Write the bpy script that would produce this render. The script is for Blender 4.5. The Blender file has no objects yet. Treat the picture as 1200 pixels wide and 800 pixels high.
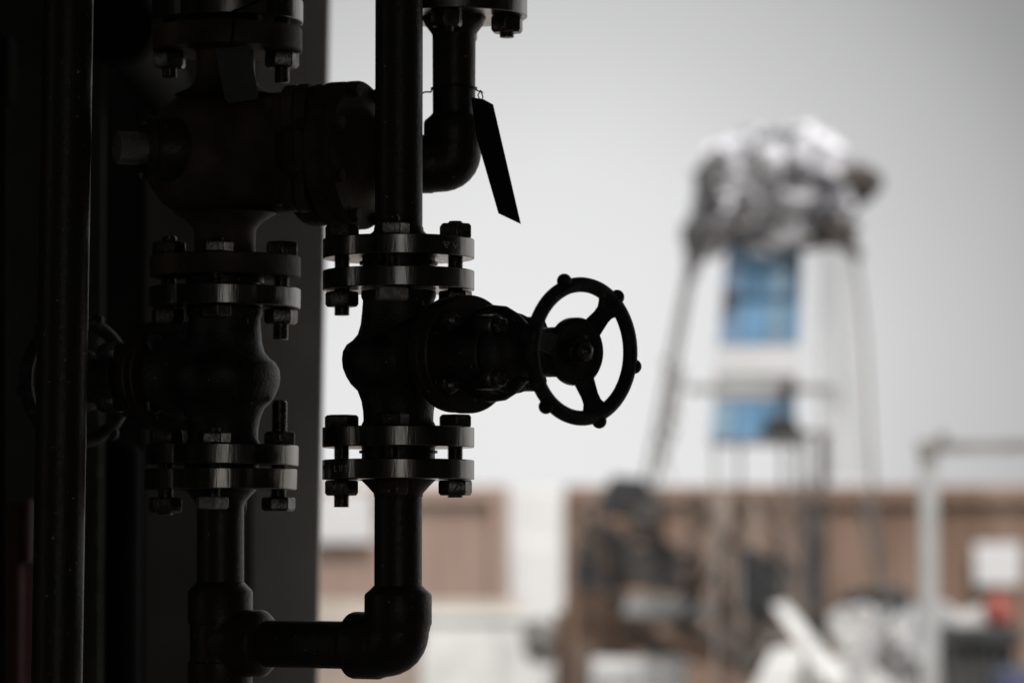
import bpy, bmesh, math, random
from mathutils import Vector, Matrix, Euler, noise
random.seed(7)
SC = bpy.context.scene
COL = SC.collection
PI = math.pi
R = math.radians

# ------------------------------------------------------------------ camera frame
PITCH = R(3.2); EYE = Vector((0, 0, 2.1)); FPX = 4500.0
FW = Vector((0, math.cos(PITCH), math.sin(PITCH))); UP = Vector((0, -math.sin(PITCH), math.cos(PITCH))); RT = Vector((1, 0, 0))
def W(px, py, D):
    """world point seen at photo position (px,py) and standing D metres ahead"""
    d = FW + RT*((px-600)/FPX) + UP*((400-py)/FPX)
    return EYE + d*(D/d.y)

# ------------------------------------------------------------------ materials
def mat(name, col, rough=0.6, metal=0.0, var=0.25, scale=12.0, bump=0.15, bscale=60.0, col2=None, spec=0.5, coat=0.0, stretch=None):
    m = bpy.data.materials.new(name); m.use_nodes = True
    nt = m.node_tree; N = nt.nodes; L = nt.links
    b = N['Principled BSDF']
    b.inputs['Roughness'].default_value = rough; b.inputs['Metallic'].default_value = metal
    b.inputs['Specular IOR Level'].default_value = spec
    b.inputs['Coat Weight'].default_value = coat
    tc = N.new('ShaderNodeTexCoord'); mp = N.new('ShaderNodeMapping')
    if stretch: mp.inputs['Scale'].default_value = stretch
    L.new(tc.outputs['Object'], mp.inputs['Vector'])
    nz = N.new('ShaderNodeTexNoise'); nz.inputs['Scale'].default_value = scale; nz.inputs['Detail'].default_value = 6
    L.new(mp.outputs['Vector'], nz.inputs['Vector'])
    rp = N.new('ShaderNodeValToRGB')
    c2 = col2 if col2 else tuple(c*(1-var) for c in col)
    c1 = col if col2 else tuple(min(1, c*(1+var)) for c in col)
    rp.color_ramp.elements[0].position = 0.35; rp.color_ramp.elements[1].position = 0.65
    rp.color_ramp.elements[0].color = (*c2, 1); rp.color_ramp.elements[1].color = (*c1, 1)
    L.new(nz.outputs['Fac'], rp.inputs['Fac']); L.new(rp.outputs['Color'], b.inputs['Base Color'])
    n2 = N.new('ShaderNodeTexNoise'); n2.inputs['Scale'].default_value = bscale; n2.inputs['Detail'].default_value = 5
    L.new(mp.outputs['Vector'], n2.inputs['Vector'])
    mr = N.new('ShaderNodeMapRange'); mr.inputs['To Min'].default_value = max(0.03, rough-0.12); mr.inputs['To Max'].default_value = min(1, rough+0.15)
    L.new(n2.outputs['Fac'], mr.inputs['Value']); L.new(mr.outputs['Result'], b.inputs['Roughness'])
    bp = N.new('ShaderNodeBump'); bp.inputs['Strength'].default_value = bump; bp.inputs['Distance'].default_value = 0.002 if bscale > 30 else 0.01
    L.new(n2.outputs['Fac'], bp.inputs['Height']); L.new(bp.outputs['Normal'], b.inputs['Normal'])
    return m
M = {}
M['pipe'] = mat('black_pipe_paint', (0.034, 0.032, 0.030), 0.36, 0.0, 0.5, 14, 0.35, 200, spec=0.3, col2=(0.040, 0.027, 0.019))
M['cast'] = mat('cast_valve_body', (0.030, 0.027, 0.023), 0.42, 0.0, 0.5, 30, 0.5, 240, spec=0.4)
M['rust'] = mat('rusted_black_steel', (0.02, 0.018, 0.016), 0.5, 0.0, 0.4, 18, 0.4, 260, col2=(0.075, 0.032, 0.014), spec=0.4)
M['flange'] = mat('machined_flange_steel', (0.21, 0.20, 0.185), 0.18, 0.92, 0.5, 12, 0.16, 60, stretch=(4, 4, .5))
M['bolt'] = mat('dark_bolt_steel', (0.16, 0.152, 0.14), 0.28, 0.85, 0.5, 60, 0.35, 300)
M['nutlight'] = mat('pale_grey_nut', (0.55, 0.52, 0.47), 0.5, 0.4, 0.35, 160, 0.35, 500)  # paler grey for the front nuts and stamped marks
M['oldpaint'] = mat('brown_grimy_paint', (0.082, 0.062, 0.043), 0.55, 0.0, 0.45, 16, 0.4, 200, spec=0.3)
M['endflange'] = mat('dark_brown_end_paint', (0.06, 0.046, 0.033), 0.7, 0.0, 0.45, 16, 0.4, 200, spec=0.15)  # darker copy of the brown valve paint, for the end ring
M['palewall'] = mat('added_shell_lining', (0.13, 0.125, 0.12), 0.8, 0.0, 0.2, 2.5, 0.1, 40, spec=0.1)
M['steel'] = mat('turned_shaft_steel', (0.32, 0.31, 0.30), 0.3, 0.6, 0.2, 30, 0.1, 200)
M['wheel'] = mat('black_handwheel_enamel', (0.03, 0.03, 0.03), 0.5, 0.0, 0.5, 40, 0.5, 350, spec=0.3)
M['tag'] = mat('dull_tag_plate', (0.09, 0.09, 0.093), 0.6, 0.0, 0.2, 20, 0.1, 200, spec=0.3)
M['blacktag'] = mat('black_strip', (0.006, 0.006, 0.006), 0.6, 0.0, 0.2, 20, 0.1, 200, spec=0.2)
M['wire'] = mat('dark_tie_wire', (0.04, 0.04, 0.04), 0.4, 0.6, 0.2)
M['walldim'] = mat('shade_toned_grey_wall', (0.22, 0.22, 0.195), 0.7, 0.0, 0.25, 3, 0.1, 40, spec=0.2)  # darker copy of the wall colour, painting the light's falloff to the left
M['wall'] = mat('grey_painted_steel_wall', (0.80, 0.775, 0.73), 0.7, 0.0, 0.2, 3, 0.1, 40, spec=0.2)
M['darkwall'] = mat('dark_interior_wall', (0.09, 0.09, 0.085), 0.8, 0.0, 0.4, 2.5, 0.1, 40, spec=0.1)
M['nearblack'] = mat('near_black_post', (0.012, 0.012, 0.012), 0.8, 0.0, 0.4, 3, 0.1, 40, spec=0.1)  # near-black tone for the dark posts, pipes and box at left
M['added_roof'] = mat('added_roof_sheet', (0.22, 0.22, 0.22), 0.8, 0.0, 0.4, 2, 0.1, 40, spec=0.1)
M['deck'] = mat('worn_concrete_floor', (0.30, 0.29, 0.275), 0.85, 0.0, 0.4, 4, 0.2, 60, spec=0.2)
M['redcab'] = mat('dull_red_paint', (0.07, 0.012, 0.010), 0.5, 0.0, 0.2, 6)
M['pinkcab'] = mat('faded_pink_trim', (0.12, 0.07, 0.075), 0.6, 0.0, 0.2, 6)
M['ground'] = mat('pale_yard_concrete', (0.30, 0.28, 0.25), 0.9, 0.0, 0.3, 0.7, 0.3, 25)
M['brown'] = mat('weathered_brown_cladding', (0.30, 0.215, 0.170), 0.75, 0.0, 0.2, 1.3, 0.1, 30, col2=(0.19, 0.125, 0.092), spec=0.2, stretch=(3, 1, .5))
M['brownlight'] = mat('faded_tan_cladding', (0.40, 0.305, 0.255), 0.75, 0.0, 0.2, 1.0, 0.1, 30, col2=(0.33, 0.24, 0.20), spec=0.2, stretch=(3, 1, .5))
M['white'] = mat('white_paint', (0.80, 0.80, 0.79), 0.55, 0.0, 0.04, 3, 0.05, 30)
M['cabinwhite'] = mat('off_white_cabin_paint', (0.70, 0.70, 0.70), 0.6, 0.0, 0.05, 2)
M['boardwhite'] = mat('dull_white_board', (0.60, 0.60, 0.61), 0.6, 0.0, 0.06, 3)
M['offwhite'] = mat('dirty_white_panel', (0.68, 0.68, 0.67), 0.6, 0.0, 0.15, 3, 0.05, 30)
M['beige'] = mat('beige_ledge_paint', (0.50, 0.44, 0.38), 0.7, 0.0, 0.15, 3)
M['blue'] = mat('blue_cladding', (0.13, 0.27, 0.43), 0.5, 0.0, 0.18, 4, 0.1, 30)
M['bluegrey'] = mat('faded_blue_cladding', (0.19, 0.28, 0.42), 0.55, 0.0, 0.15, 4, 0.1, 30)
M['palestrip'] = mat('pale_grey_strip', (0.22, 0.33, 0.42), 0.55, 0.0, 0.15, 4)
M['bluetrim'] = mat('dark_blue_trim', (0.05, 0.12, 0.20), 0.5, 0.0, 0.2, 4)
M['foil'] = mat('silver_foil', (0.80, 0.80, 0.83), 0.34, 0.8, 0.10, 5, 0.5, 10, col2=(0.32, 0.31, 0.34))
def facet_tones(m, a, b_, scale):
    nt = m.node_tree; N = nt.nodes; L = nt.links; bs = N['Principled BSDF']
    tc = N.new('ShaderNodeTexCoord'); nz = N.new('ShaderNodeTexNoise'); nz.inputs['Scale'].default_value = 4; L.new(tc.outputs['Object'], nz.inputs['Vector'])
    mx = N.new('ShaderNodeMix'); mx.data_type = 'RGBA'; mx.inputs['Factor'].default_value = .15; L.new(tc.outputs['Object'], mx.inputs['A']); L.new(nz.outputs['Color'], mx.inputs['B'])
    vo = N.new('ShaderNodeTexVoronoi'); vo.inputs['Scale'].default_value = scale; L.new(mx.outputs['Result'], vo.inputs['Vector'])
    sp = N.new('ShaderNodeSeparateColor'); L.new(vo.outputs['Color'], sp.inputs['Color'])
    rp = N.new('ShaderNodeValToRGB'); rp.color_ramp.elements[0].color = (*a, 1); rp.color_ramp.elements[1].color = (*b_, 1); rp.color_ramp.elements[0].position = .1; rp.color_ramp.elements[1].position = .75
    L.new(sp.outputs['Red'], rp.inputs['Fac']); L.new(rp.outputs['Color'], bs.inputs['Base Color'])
M['foil'] = mat('facet_shaded_foil', (0.7, 0.7, 0.73), 0.6, 0.35, 0.1, 5, 0.5, 10)
facet_tones(M['foil'], (0.17, 0.17, 0.185), (0.90, 0.90, 0.94), 6.5)  # cell colours paint the bright facets and dark folds of crumpled foil
M['heap'] = mat('wrinkled_grey_film', (0.62, 0.62, 0.63), 0.6, 0.1, 0.1, 9, 0.5, 14, col2=(0.28, 0.28, 0.28))
M['foildark'] = mat('dark_wrap_and_fold_shade', (0.10, 0.095, 0.10), 0.6, 0.2, 0.4, 8, 0.3, 20)  # dark wrap colour, also used to paint shade in the foil folds
M['browntarp'] = mat('dark_brown_cloth', (0.06, 0.048, 0.042), 0.8, 0.0, 0.4, 8, 0.3, 20)
M['greysteel'] = mat('mid_grey_steel', (0.20, 0.19, 0.18), 0.6, 0.2, 0.3, 6)
M['darkmach'] = mat('dark_grey_machine_paint', (0.035, 0.036, 0.038), 0.6, 0.0, 0.35, 5)
M['midmach'] = mat('grimy_brown_machine', (0.12, 0.085, 0.066), 0.7, 0.0, 0.45, 5)
M['rustmach'] = mat('rust_red_beam', (0.25, 0.165, 0.12), 0.8, 0.0, 0.3, 5)
M['tan'] = mat('tan_steel', (0.31, 0.25, 0.21), 0.7, 0.0, 0.2, 5)
M['palegrey'] = mat('pale_grey_paint', (0.37, 0.37, 0.37), 0.6, 0.0, 0.12, 5)
M['tarp'] = mat('pale_plastic_tarpaulin', (0.58, 0.57, 0.56), 0.45, 0.0, 0.2, 3, 0.3, 8)
M['orange'] = mat('orange_red_plastic', (0.36, 0.085, 0.06), 0.5, 0.0, 0.2, 5)
M['navy'] = mat('navy_plastic', (0.05, 0.06, 0.11), 0.5, 0.0, 0.2, 5)
M['rope'] = mat('grey_hose_rubber', (0.13, 0.115, 0.105), 0.7, 0.0, 0.2, 5)
def film(name, col, alpha):
    m = mat(name, col, 0.5, 0.0, 0.1, 3, 0.3, 6)
    m.node_tree.nodes['Principled BSDF'].inputs['Alpha'].default_value = alpha
    return m
M['film'] = film('clear_plastic_sheet', (0.75, 0.75, 0.75), 0.35)

def chips(m, col=(.32, .31, .29), scale=150, lo=.70, hi=.73):
    nt = m.node_tree; N = nt.nodes; L = nt.links; b = N['Principled BSDF']
    src = b.inputs['Base Color'].links[0].from_socket
    tc = N.new('ShaderNodeTexCoord'); nz = N.new('ShaderNodeTexNoise'); nz.inputs['Scale'].default_value = scale; nz.inputs['Detail'].default_value = 3
    L.new(tc.outputs['Object'], nz.inputs['Vector'])
    mr = N.new('ShaderNodeMapRange'); mr.inputs['From Min'].default_value = lo; mr.inputs['From Max'].default_value = hi; L.new(nz.outputs['Fac'], mr.inputs['Value'])
    mx = N.new('ShaderNodeMix'); mx.data_type = 'RGBA'; L.new(mr.outputs['Result'], mx.inputs['Factor']); L.new(src, mx.inputs['A']); mx.inputs['B'].default_value = (*col, 1)
    L.new(mx.outputs['Result'], b.inputs['Base Color'])
for k_ in ('pipe', 'bolt', 'cast', 'rust'): chips(M[k_])
chips(M['wheel'], (.12, .11, .10), 90, .62, .70)

# ------------------------------------------------------------------ mesh builder
def basis(axis, ref=Vector((0, 0, 1))):
    a = Vector(axis).normalized()
    if abs(a.dot(ref)) > 0.95: ref = Vector((1, 0, 0))
    u = ref.cross(a).normalized(); v = a.cross(u)
    return u, v, a
class MB:
    def __init__(s): s.v = []; s.f = []
    def add(s, vs, fs):
        o = len(s.v); s.v += [Vector(p) for p in vs]; s.f += [tuple(i+o for i in f) for f in fs]
    def lathe(s, prof, o, axis=(0, 0, 1), seg=40, caps=True):
        u, v, a = basis(axis); o = Vector(o); vs = []; fs = []
        for r, h in prof:
            for k in range(seg):
                t = 2*PI*k/seg; vs.append(o + a*h + u*(r*math.cos(t)) + v*(r*math.sin(t)))
        n = len(prof)
        for i in range(n-1):
            for k in range(seg):
                k2 = (k+1) % seg; fs.append((i*seg+k, i*seg+k2, (i+1)*seg+k2, (i+1)*seg+k))
        if caps:
            fs.append(tuple(range(seg))[::-1]); fs.append(tuple((n-1)*seg+k for k in range(seg)))
        s.add(vs, fs); return s
    def cyl(s, a, b, r, r2=None, seg=32):
        a = Vector(a); b = Vector(b); L = (b-a).length
        return s.lathe([(r, 0), (r if r2 is None else r2, L)], a, b-a, seg)
    def tube(s, pts, r, seg=24, caps=True):
        pts = [Vector(p) for p in pts]; rs = r if isinstance(r, (list, tuple)) else [r]*len(pts)
        vs = []; fs = []; pu = None
        for i, p in enumerate(pts):
            t = (pts[min(i+1, len(pts)-1)] - pts[max(i-1, 0)]).normalized()
            if pu is None: u, v, _ = basis(t)
            else:
                u = (pu - t*pu.dot(t)).normalized(); v = t.cross(u)
            pu = u
            for k in range(seg):
                a = 2*PI*k/seg; vs.append(p + u*(rs[i]*math.cos(a)) + v*(rs[i]*math.sin(a)))
        for i in range(len(pts)-1):
            for k in range(seg):
                k2 = (k+1) % seg; fs.append((i*seg+k, i*seg+k2, (i+1)*seg+k2, (i+1)*seg+k))
        if caps:
            fs.append(tuple(range(seg))[::-1]); fs.append(tuple((len(pts)-1)*seg+k for k in range(seg)))
        s.add(vs, fs); return s
    def prism(s, poly, o, u, v, w):
        """poly of (a,b) in u,v plane, extruded by vector w"""
        o = Vector(o); u = Vector(u); v = Vector(v); w = Vector(w); n = len(poly)
        vs = [o+u*a+v*b for a, b in poly] + [o+u*a+v*b+w for a, b in poly]
        fs = [tuple(range(n))[::-1], tuple(range(n, 2*n))] + [(i, (i+1) % n, n+(i+1) % n, n+i) for i in range(n)]
        s.add(vs, fs); return s
    def box(s, c, size, rot=(0, 0, 0)):
        m = Euler(rot).to_matrix(); c = Vector(c); h = [x/2 for x in size]
        vs = [c + m @ Vector((sx*h[0], sy*h[1], sz*h[2])) for sz in (-1, 1) for sx, sy in ((-1, -1), (1, -1), (1, 1), (-1, 1))]
        s.add(vs, [(3, 2, 1, 0), (4, 5, 6, 7), (0, 1, 5, 4), (1, 2, 6, 5), (2, 3, 7, 6), (3, 0, 4, 7)]); return s
    def beam(s, a, b, w, d=None):
        a = Vector(a); b = Vector(b); d = d or w; u, v, t = basis(b-a)
        return s.prism([(-w/2, -d/2), (w/2, -d/2), (w/2, d/2), (-w/2, d/2)], a, u, v, b-a)
    def ball(s, c, r, seg=16, sq=(1, 1, 1)):
        vs = []; fs = []; n = seg//2
        c = Vector(c)
        for i in range(1, n):
            p = PI*i/n
            for k in range(seg):
                a = 2*PI*k/seg; vs.append(c + Vector((r*sq[0]*math.sin(p)*math.cos(a), r*sq[1]*math.sin(p)*math.sin(a), r*sq[2]*math.cos(p))))
        t = len(vs); vs += [c+Vector((0, 0, r*sq[2])), c-Vector((0, 0, r*sq[2]))]
        for i in range(n-2):
            for k in range(seg):
                k2 = (k+1) % seg; fs.append((i*seg+k, (i+1)*seg+k, (i+1)*seg+k2, i*seg+k2))
        for k in range(seg):
            k2 = (k+1) % seg; fs.append((t, k, k2)); fs.append((t+1, (n-2)*seg+k2, (n-2)*seg+k))
        s.add(vs, fs); return s
    def build(s, name, m, parent=None, bevel=0, org=None, smooth=True, ang=35):
        """vertices are in WORLD space unless parent is an empty made with local=True"""
        me = bpy.data.meshes.new(name)
        off = Vector((0, 0, 0))
        if parent is not None and not parent.get('_local'):
            off = ORG[parent.name]
        elif org is not None: off = Vector(org)
        elif parent is None and s.v:
            xs = [p.x for p in s.v]; ys = [p.y for p in s.v]; zs = [p.z for p in s.v]
            off = Vector(((min(xs)+max(xs))/2, (min(ys)+max(ys))/2, min(zs)))
        me.from_pydata([p-off for p in s.v], [], s.f); me.update()
        bm = bmesh.new(); bm.from_mesh(me); bmesh.ops.recalc_face_normals(bm, faces=bm.faces); bm.to_mesh(me); bm.free()
        if smooth:
            me.shade_smooth(); me.set_sharp_from_angle(angle=R(ang))
        me.materials.append(m)
        ob = bpy.data.objects.new(name, me); COL.objects.link(ob)
        if parent is not None: ob.parent = parent
        else: ob.location = off
        if parent is not None and parent.get('_local'): ob['_local'] = 1
        ORG[ob.name] = off
        if bevel:
            b = ob.modifiers.new('bevel', 'BEVEL'); b.width = bevel; b.segments = 2; b.limit_method = 'ANGLE'; b.angle_limit = R(40)
        return ob
# ---- crumpled wrap helper
def crumple(mb, c, rad, sq=(1, 1, 1), amp=.22, seed=0, seg=40, fine=3.2):
    tmp = MB(); tmp.ball((0, 0, 0), 1.0, seg)
    vs = []
    for p in tmp.v:
        q = p + Vector((seed*3.1, seed*1.7, seed*.9))
        n1 = noise.noise(q*1.5); n2 = abs(noise.noise(q*fine)); n3 = abs(noise.noise(q*fine*2.3))
        s = 1 + amp*(n1*1.1 - n2*1.5 - n3*.7 + .35)
        vs.append(Vector(c)+Vector((p.x*s*rad*sq[0], p.y*s*rad*sq[1], p.z*s*rad*sq[2])))
    mb.add(vs, tmp.f)
ORG = {}
def tag(o, label=None, cat=None, group=None, kind=None):
    if label: o['label'] = label
    if cat: o['category'] = cat
    if group: o['group'] = group
    if kind: o['kind'] = kind
    return o
def thing(name, label, cat, loc, group=None, local=False):
    o = bpy.data.objects.new(name, None); o.empty_display_size = 0.05; COL.objects.link(o); o.location = loc
    if local: o['_local'] = 1
    ORG[o.name] = Vector(loc) if not local else Vector((0, 0, 0))
    return tag(o, label, cat, group)
def copy_tree(o, parent=None):
    c = o.copy(); COL.objects.link(c); c.parent = parent
    for ch in [x for x in bpy.data.objects if x.parent == o]: copy_tree(ch, c)
    return c

# ------------------------------------------------------------------ fittings (metres)
mm = 0.001
def thread_profile(r, h0, h1, pitch=2.3*mm, dep=1.3*mm):
    p = [(r-dep, h0)]; h = h0
    while h + pitch <= h1:
        p += [(r, h+pitch*.35), (r, h+pitch*.6), (r-dep, h+pitch)]; h += pitch
    p.append((r-dep*1.5, h1)); return p
def hexnut(mb, c, axis, af, h, rot=0.0):
    """hexagon nut with chamfered top and bottom corners; af = across corners"""
    u, v, a = basis(axis); c = Vector(c); r = af/2
    vs = []; fs = []
    lev = [(0, .93), (.12*h, 1), (.82*h, 1), (h, .88)]
    for hh, k in lev:
        for i in range(6):
            t = rot + i*PI/3; vs.append(c + a*hh + u*(r*k*math.cos(t)) + v*(r*k*math.sin(t)))
    for j in range(3):
        for i in range(6):
            i2 = (i+1) % 6; fs.append((j*6+i, j*6+i2, (j+1)*6+i2, (j+1)*6+i))
    fs.append(tuple(range(6))[::-1]); fs.append(tuple(18+i for i in range(6)))
    mb.add(vs, fs)
LOBE0 = R(-5)
def rim_outline(n=144, rad=89*mm, phase=0):
    return [(rad*math.cos(2*PI*i/n), rad*math.sin(2*PI*i/n)) for i in range(n)]
def flange_disc(mb, z0, z1, o=Vector((0, 0, 0))):
    mb.prism(rim_outline(), Vector(o)+Vector((0, 0, z0)), (1, 0, 0), (0, 1, 0), (0, 0, z1-z0))
def bolt_pos(k, Rb=67*mm, phase=LOBE0):
    a = phase + k*PI/2; return Vector((Rb*math.cos(a), Rb*math.sin(a), 0))
def stud_bolt(parent, p, z_bot, z_top, under_nut, over_nut, rot, head_top=False, light=False, nut_h=18*mm, name='stud_bolt', nutm=None):
    """shank from z_bot to z_top, a nut whose top is at under_nut, a nut or head whose base is at over_nut"""
    s = MB(); s.lathe(thread_profile(9.2*mm, z_bot, z_top), p, (0, 0, 1), 20)
    o = s.build(name, M['bolt'], parent)
    n = MB()
    hexnut(n, p+Vector((0, 0, over_nut)), (0, 0, 1), 41*mm, nut_h if not head_top else 15*mm, rot)
    n.build('bolt_head' if head_top else 'nut', nutm or M['bolt'], o, bevel=0.8*mm)
    n = MB(); hexnut(n, p+Vector((0, 0, under_nut)), (0, 0, -1), 40*mm, nut_h, rot+.3)
    n.build('nut', (M['nutlight'] if light else (nutm or M['bolt'])), o, bevel=0.8*mm)
    return o

# ------------------------------------------------------------------ gate valve (built once, local space, origin at body centre)
# photo pixels at the valve's distance are millimetres: body centre y=417 (flange faces at 316 and 524)
def zp(py, c=417): return (c-py)*mm
def make_gate_valve():
    t = thing('gate_valve', 'x', 'valve', (0, 0, 0), 'gate valves with handwheels', local=True)
    b = MB()
    prof = [(44, 525-1), (43, 505), (43.5, 498), (41, 493), (41.5, 482), (43.5, 470), (48, 458), (56, 450), (61.5, 441), (65.5, 431), (66.5, 421), (65.5, 412), (61, 404), (54, 399),
            (48, 392), (44.5, 380), (43, 366), (42, 352), (44, 348), (44, 341)]
    b.lathe([(r*mm, zp(y)) for r, y in prof], (0, 0, 0), (0, 0, 1), 64)
    b.build('body', M['cast'], t)
    for k, (a, c) in enumerate(((340, 317), (524.5, 501))):
        f = MB(); flange_disc(f, zp(a), zp(c)); fo = f.build('flange', M['flange'], t, bevel=1.2*mm)
        g = MB()
        if k == 0: g.lathe([(42*mm, zp(316.9)), (42*mm, zp(310)), (46*mm, zp(309.9)), (46*mm, zp(306.5))], (0, 0, 0), seg=48)
        else: g.lathe([(42*mm, zp(531)), (46*mm, zp(530.9)), (46*mm, zp(528)), (43*mm, zp(527.9)), (43*mm, zp(524.6))], (0, 0, 0), seg=48)
        g.build('gasket', M['pipe'], t)
    # axis of the bonnet points along local +X
    ax = Vector((1, 0, 0))
    b = MB(); b.lathe([(46*mm, 20*mm), (46*mm, 78*mm), (52*mm, 92*mm), (54*mm, 97*mm)], (0, 0, 0), ax, 56)
    b.build('bonnet_neck', M['cast'], t)
    f = MB(); f.lathe([(65*mm, 97*mm), (67*mm, 98.5*mm), (67*mm, 110*mm), (65.5*mm, 111.5*mm)], (0, 0, 0), ax, 72)
    f.lathe([(62*mm, 111*mm), (62*mm, 113.5*mm)], (0, 0, 0), ax, 72)
    f.lathe([(66*mm, 113*mm), (68*mm, 114.5*mm), (68*mm, 127*mm), (66*mm, 128.5*mm)], (0, 0, 0), ax, 72)
    f.build('bonnet_flange', M['pipe'], t)
    for k in range(4):
        a = PI/4 + k*PI/2
        p = Vector((0, 52*mm*math.cos(a), 52*mm*math.sin(a)))
        s = MB(); s.lathe(thread_profile(6*mm, 88*mm, 148*mm, 1.8*mm, .9*mm), p, ax, 16)
        o = s.build('bonnet_bolt', M['bolt'], t)
        n = MB(); hexnut(n, p+ax*128.5*mm, ax, 23*mm, 11*mm, .2*k); n.build('nut', M['bolt'], o, bevel=.5*mm)
        n = MB(); hexnut(n, p+ax*97*mm, -ax, 23*mm, 10*mm, .2*k); n.build('nut', M['bolt'], o, bevel=.5*mm)
    b = MB(); b.lathe([(37*mm, 128.5*mm), (36*mm, 134*mm), (31*mm, 140*mm), (28*mm, 150*mm), (25*mm, 172*mm), (24*mm, 175*mm)], (0, 0, 0), ax, 48)
    for k in range(18):   # knurled crown on the boss
        a = 2*PI*k/18; b.box(Vector((134*mm, 36*mm*math.cos(a), 36*mm*math.sin(a))), (7*mm, 4*mm, 4*mm), (a, 0, 0))
    b.build('bonnet', M['cast'], t)
    # gland follower with two swing bolts
    g = MB(); el = [(46*mm*math.cos(2*PI*i/40), 23*mm*math.sin(2*PI*i/40)) for i in range(40)]
    g.prism(el, ax*178*mm, (0, 0, 1), (0, 1, 0), ax*9*mm); g.lathe([(17*mm, 174*mm), (17*mm, 196*mm), (15*mm, 199*mm)], (0, 0, 0), ax, 32)
    g.build('gland', M['bolt'], t, bevel=1*mm)
    for sg in (-1, 1):
        s = MB(); s.lathe(thread_profile(5*mm, 142*mm, 208*mm, 1.8*mm, .9*mm), Vector((0, 0, sg*36*mm)), ax, 14)
        o = s.build('gland_bolt', M['bolt'], t)
        n = MB(); hexnut(n, Vector((187*mm, 0, sg*36*mm)), ax, 19*mm, 9*mm, 0); hexnut(n, Vector((197*mm, 0, sg*36*mm)), ax, 19*mm, 8*mm, .4); n.build('nut', M['bolt'], o, bevel=.4*mm)
    # yoke: two arms and the stem-nut housing
    y = MB()
    for sg in (-1, 1):
        y.tube([(128*mm, 0, sg*22*mm), (140*mm, 0, sg*40*mm), (165*mm, 0, sg*47*mm), (186*mm, 0, sg*45*mm), (202*mm, 0, sg*37*mm), (218*mm, 0, sg*24*mm)],
               [10*mm, 10.5*mm, 9*mm, 9*mm, 10*mm, 11*mm], 20)
    y.prism([(-13*mm, -26*mm), (13*mm, -26*mm), (17*mm, -14*mm), (17*mm, 14*mm), (13*mm, 26*mm), (-13*mm, 26*mm), (-17*mm, 14*mm), (-17*mm, -14*mm)], ax*130*mm, (0, 0, 1), (0, 1, 0), ax*96*mm)
    y.lathe([(46*mm, 178*mm), (48*mm, 180*mm), (48*mm, 190*mm), (46*mm, 192*mm)], (0, 0, 0), ax, 48)
    y.lathe([(44*mm, 194*mm), (46*mm, 196*mm), (46*mm, 204*mm), (34*mm, 209*mm), (28*mm, 220*mm), (27*mm, 245*mm), (28*mm, 247*mm), (28*mm, 282*mm), (24*mm, 288*mm)], (0, 0, 0), ax, 48)
    y.build('yoke', M['cast'], t, ang=40)
    for k in range(4):
        a = PI/4+k*PI/2; p = Vector((0, 42*mm*math.cos(a), 42*mm*math.sin(a)))
        s = MB(); s.lathe([(12*mm, 174*mm), (13*mm, 176*mm), (13*mm, 207*mm), (11*mm, 209*mm)], p, ax, 20)
        hexnut(s, p+ax*209*mm, ax, 20*mm, 9*mm, k); s.build('yoke_bolt', M['bolt'], t, bevel=.5*mm)
    s = MB(); s.lathe([(9*mm, 176*mm), (9*mm, 308*mm)], (0, 0, 0), ax, 24); s.lathe(thread_profile(8*mm, 308*mm, 329*mm, 2.4*mm, 1.2*mm)+[(3*mm, 331*mm)], (0, 0, 0), ax, 24)
    s.build('stem', M['bolt'], t)
    # handwheel, centred at 316 mm on the axis.
    C = ax*317*mm
    e1 = Vector((0, 1, 0)); e2 = Vector((0, 0, 1))
    def wp(r, a, h=0): return C + ax*h + e1*(r*math.cos(a)) + e2*(r*math.sin(a))
    w = MB(); pts = []
    n = 72; seg = 16
    vs = []; fs = []
    for i in range(n):
        a = 2*PI*i/n
        for k in range(seg):
            q = 2*PI*k/seg; vs.append(wp((74.2+8.4*math.cos(q))*mm, a, 8.0*mm*math.sin(q)))
    for i in range(n):
        for k in range(seg): fs.append((i*seg+k, ((i+1) % n)*seg+k, ((i+1) % n)*seg+(k+1) % seg, i*seg+(k+1) % seg))
    w.add(vs, fs)
    for k in range(6): w.ball(wp(81.8*mm, R(50+60*k)), 8.4*mm, 18)
    wheel = w.build('handwheel', M['wheel'], t)
    for k in range(3):
        a = R(50+120*k); s = MB(); dirr = e1*math.cos(a)+e2*math.sin(a); per = -e1*math.sin(a)+e2*math.cos(a)
        out_ = [(30, 13), (40, 11.5), (52, 9.8), (59, 10.5), (64, 14), (70, 21)]
        s.prism([(x*mm, -y*mm) for x, y in out_] + [(x*mm, y*mm) for x, y in out_[::-1]], C-ax*20*mm, dirr+ax*.19, per, ax*10*mm)
        s.build('spoke', M['wheel'], wheel, bevel=2.2*mm)
    Ch = C - ax*10*mm
    h = MB(); h.lathe([(24*mm, -20*mm), (26*mm, -12*mm), (36*mm, -8*mm), (38*mm, -5*mm), (38*mm, 4*mm), (36*mm, 6.5*mm), (32*mm, 7*mm), (30*mm, 5*mm), (18*mm, 5*mm), (17*mm, 8*mm), (15*mm, 10*mm)], Ch, ax, 48)
    h.build('hub', M['cast'], wheel)
    h = MB(); hexnut(h, Ch+ax*10*mm, ax, 25*mm, 8*mm, .3); h.build('wheel_nut', M['bolt'], wheel, bevel=.6*mm)
    return t

# ---------------------------------------------------------------- right column
GV = make_gate_valve()
C1 = W(467, 417, 4.5); RX = C1.x; RY = 4.5
GV.location = C1
GV['label'] = 'black gate valve whose whole handwheel stands out against the pale sky'
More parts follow.
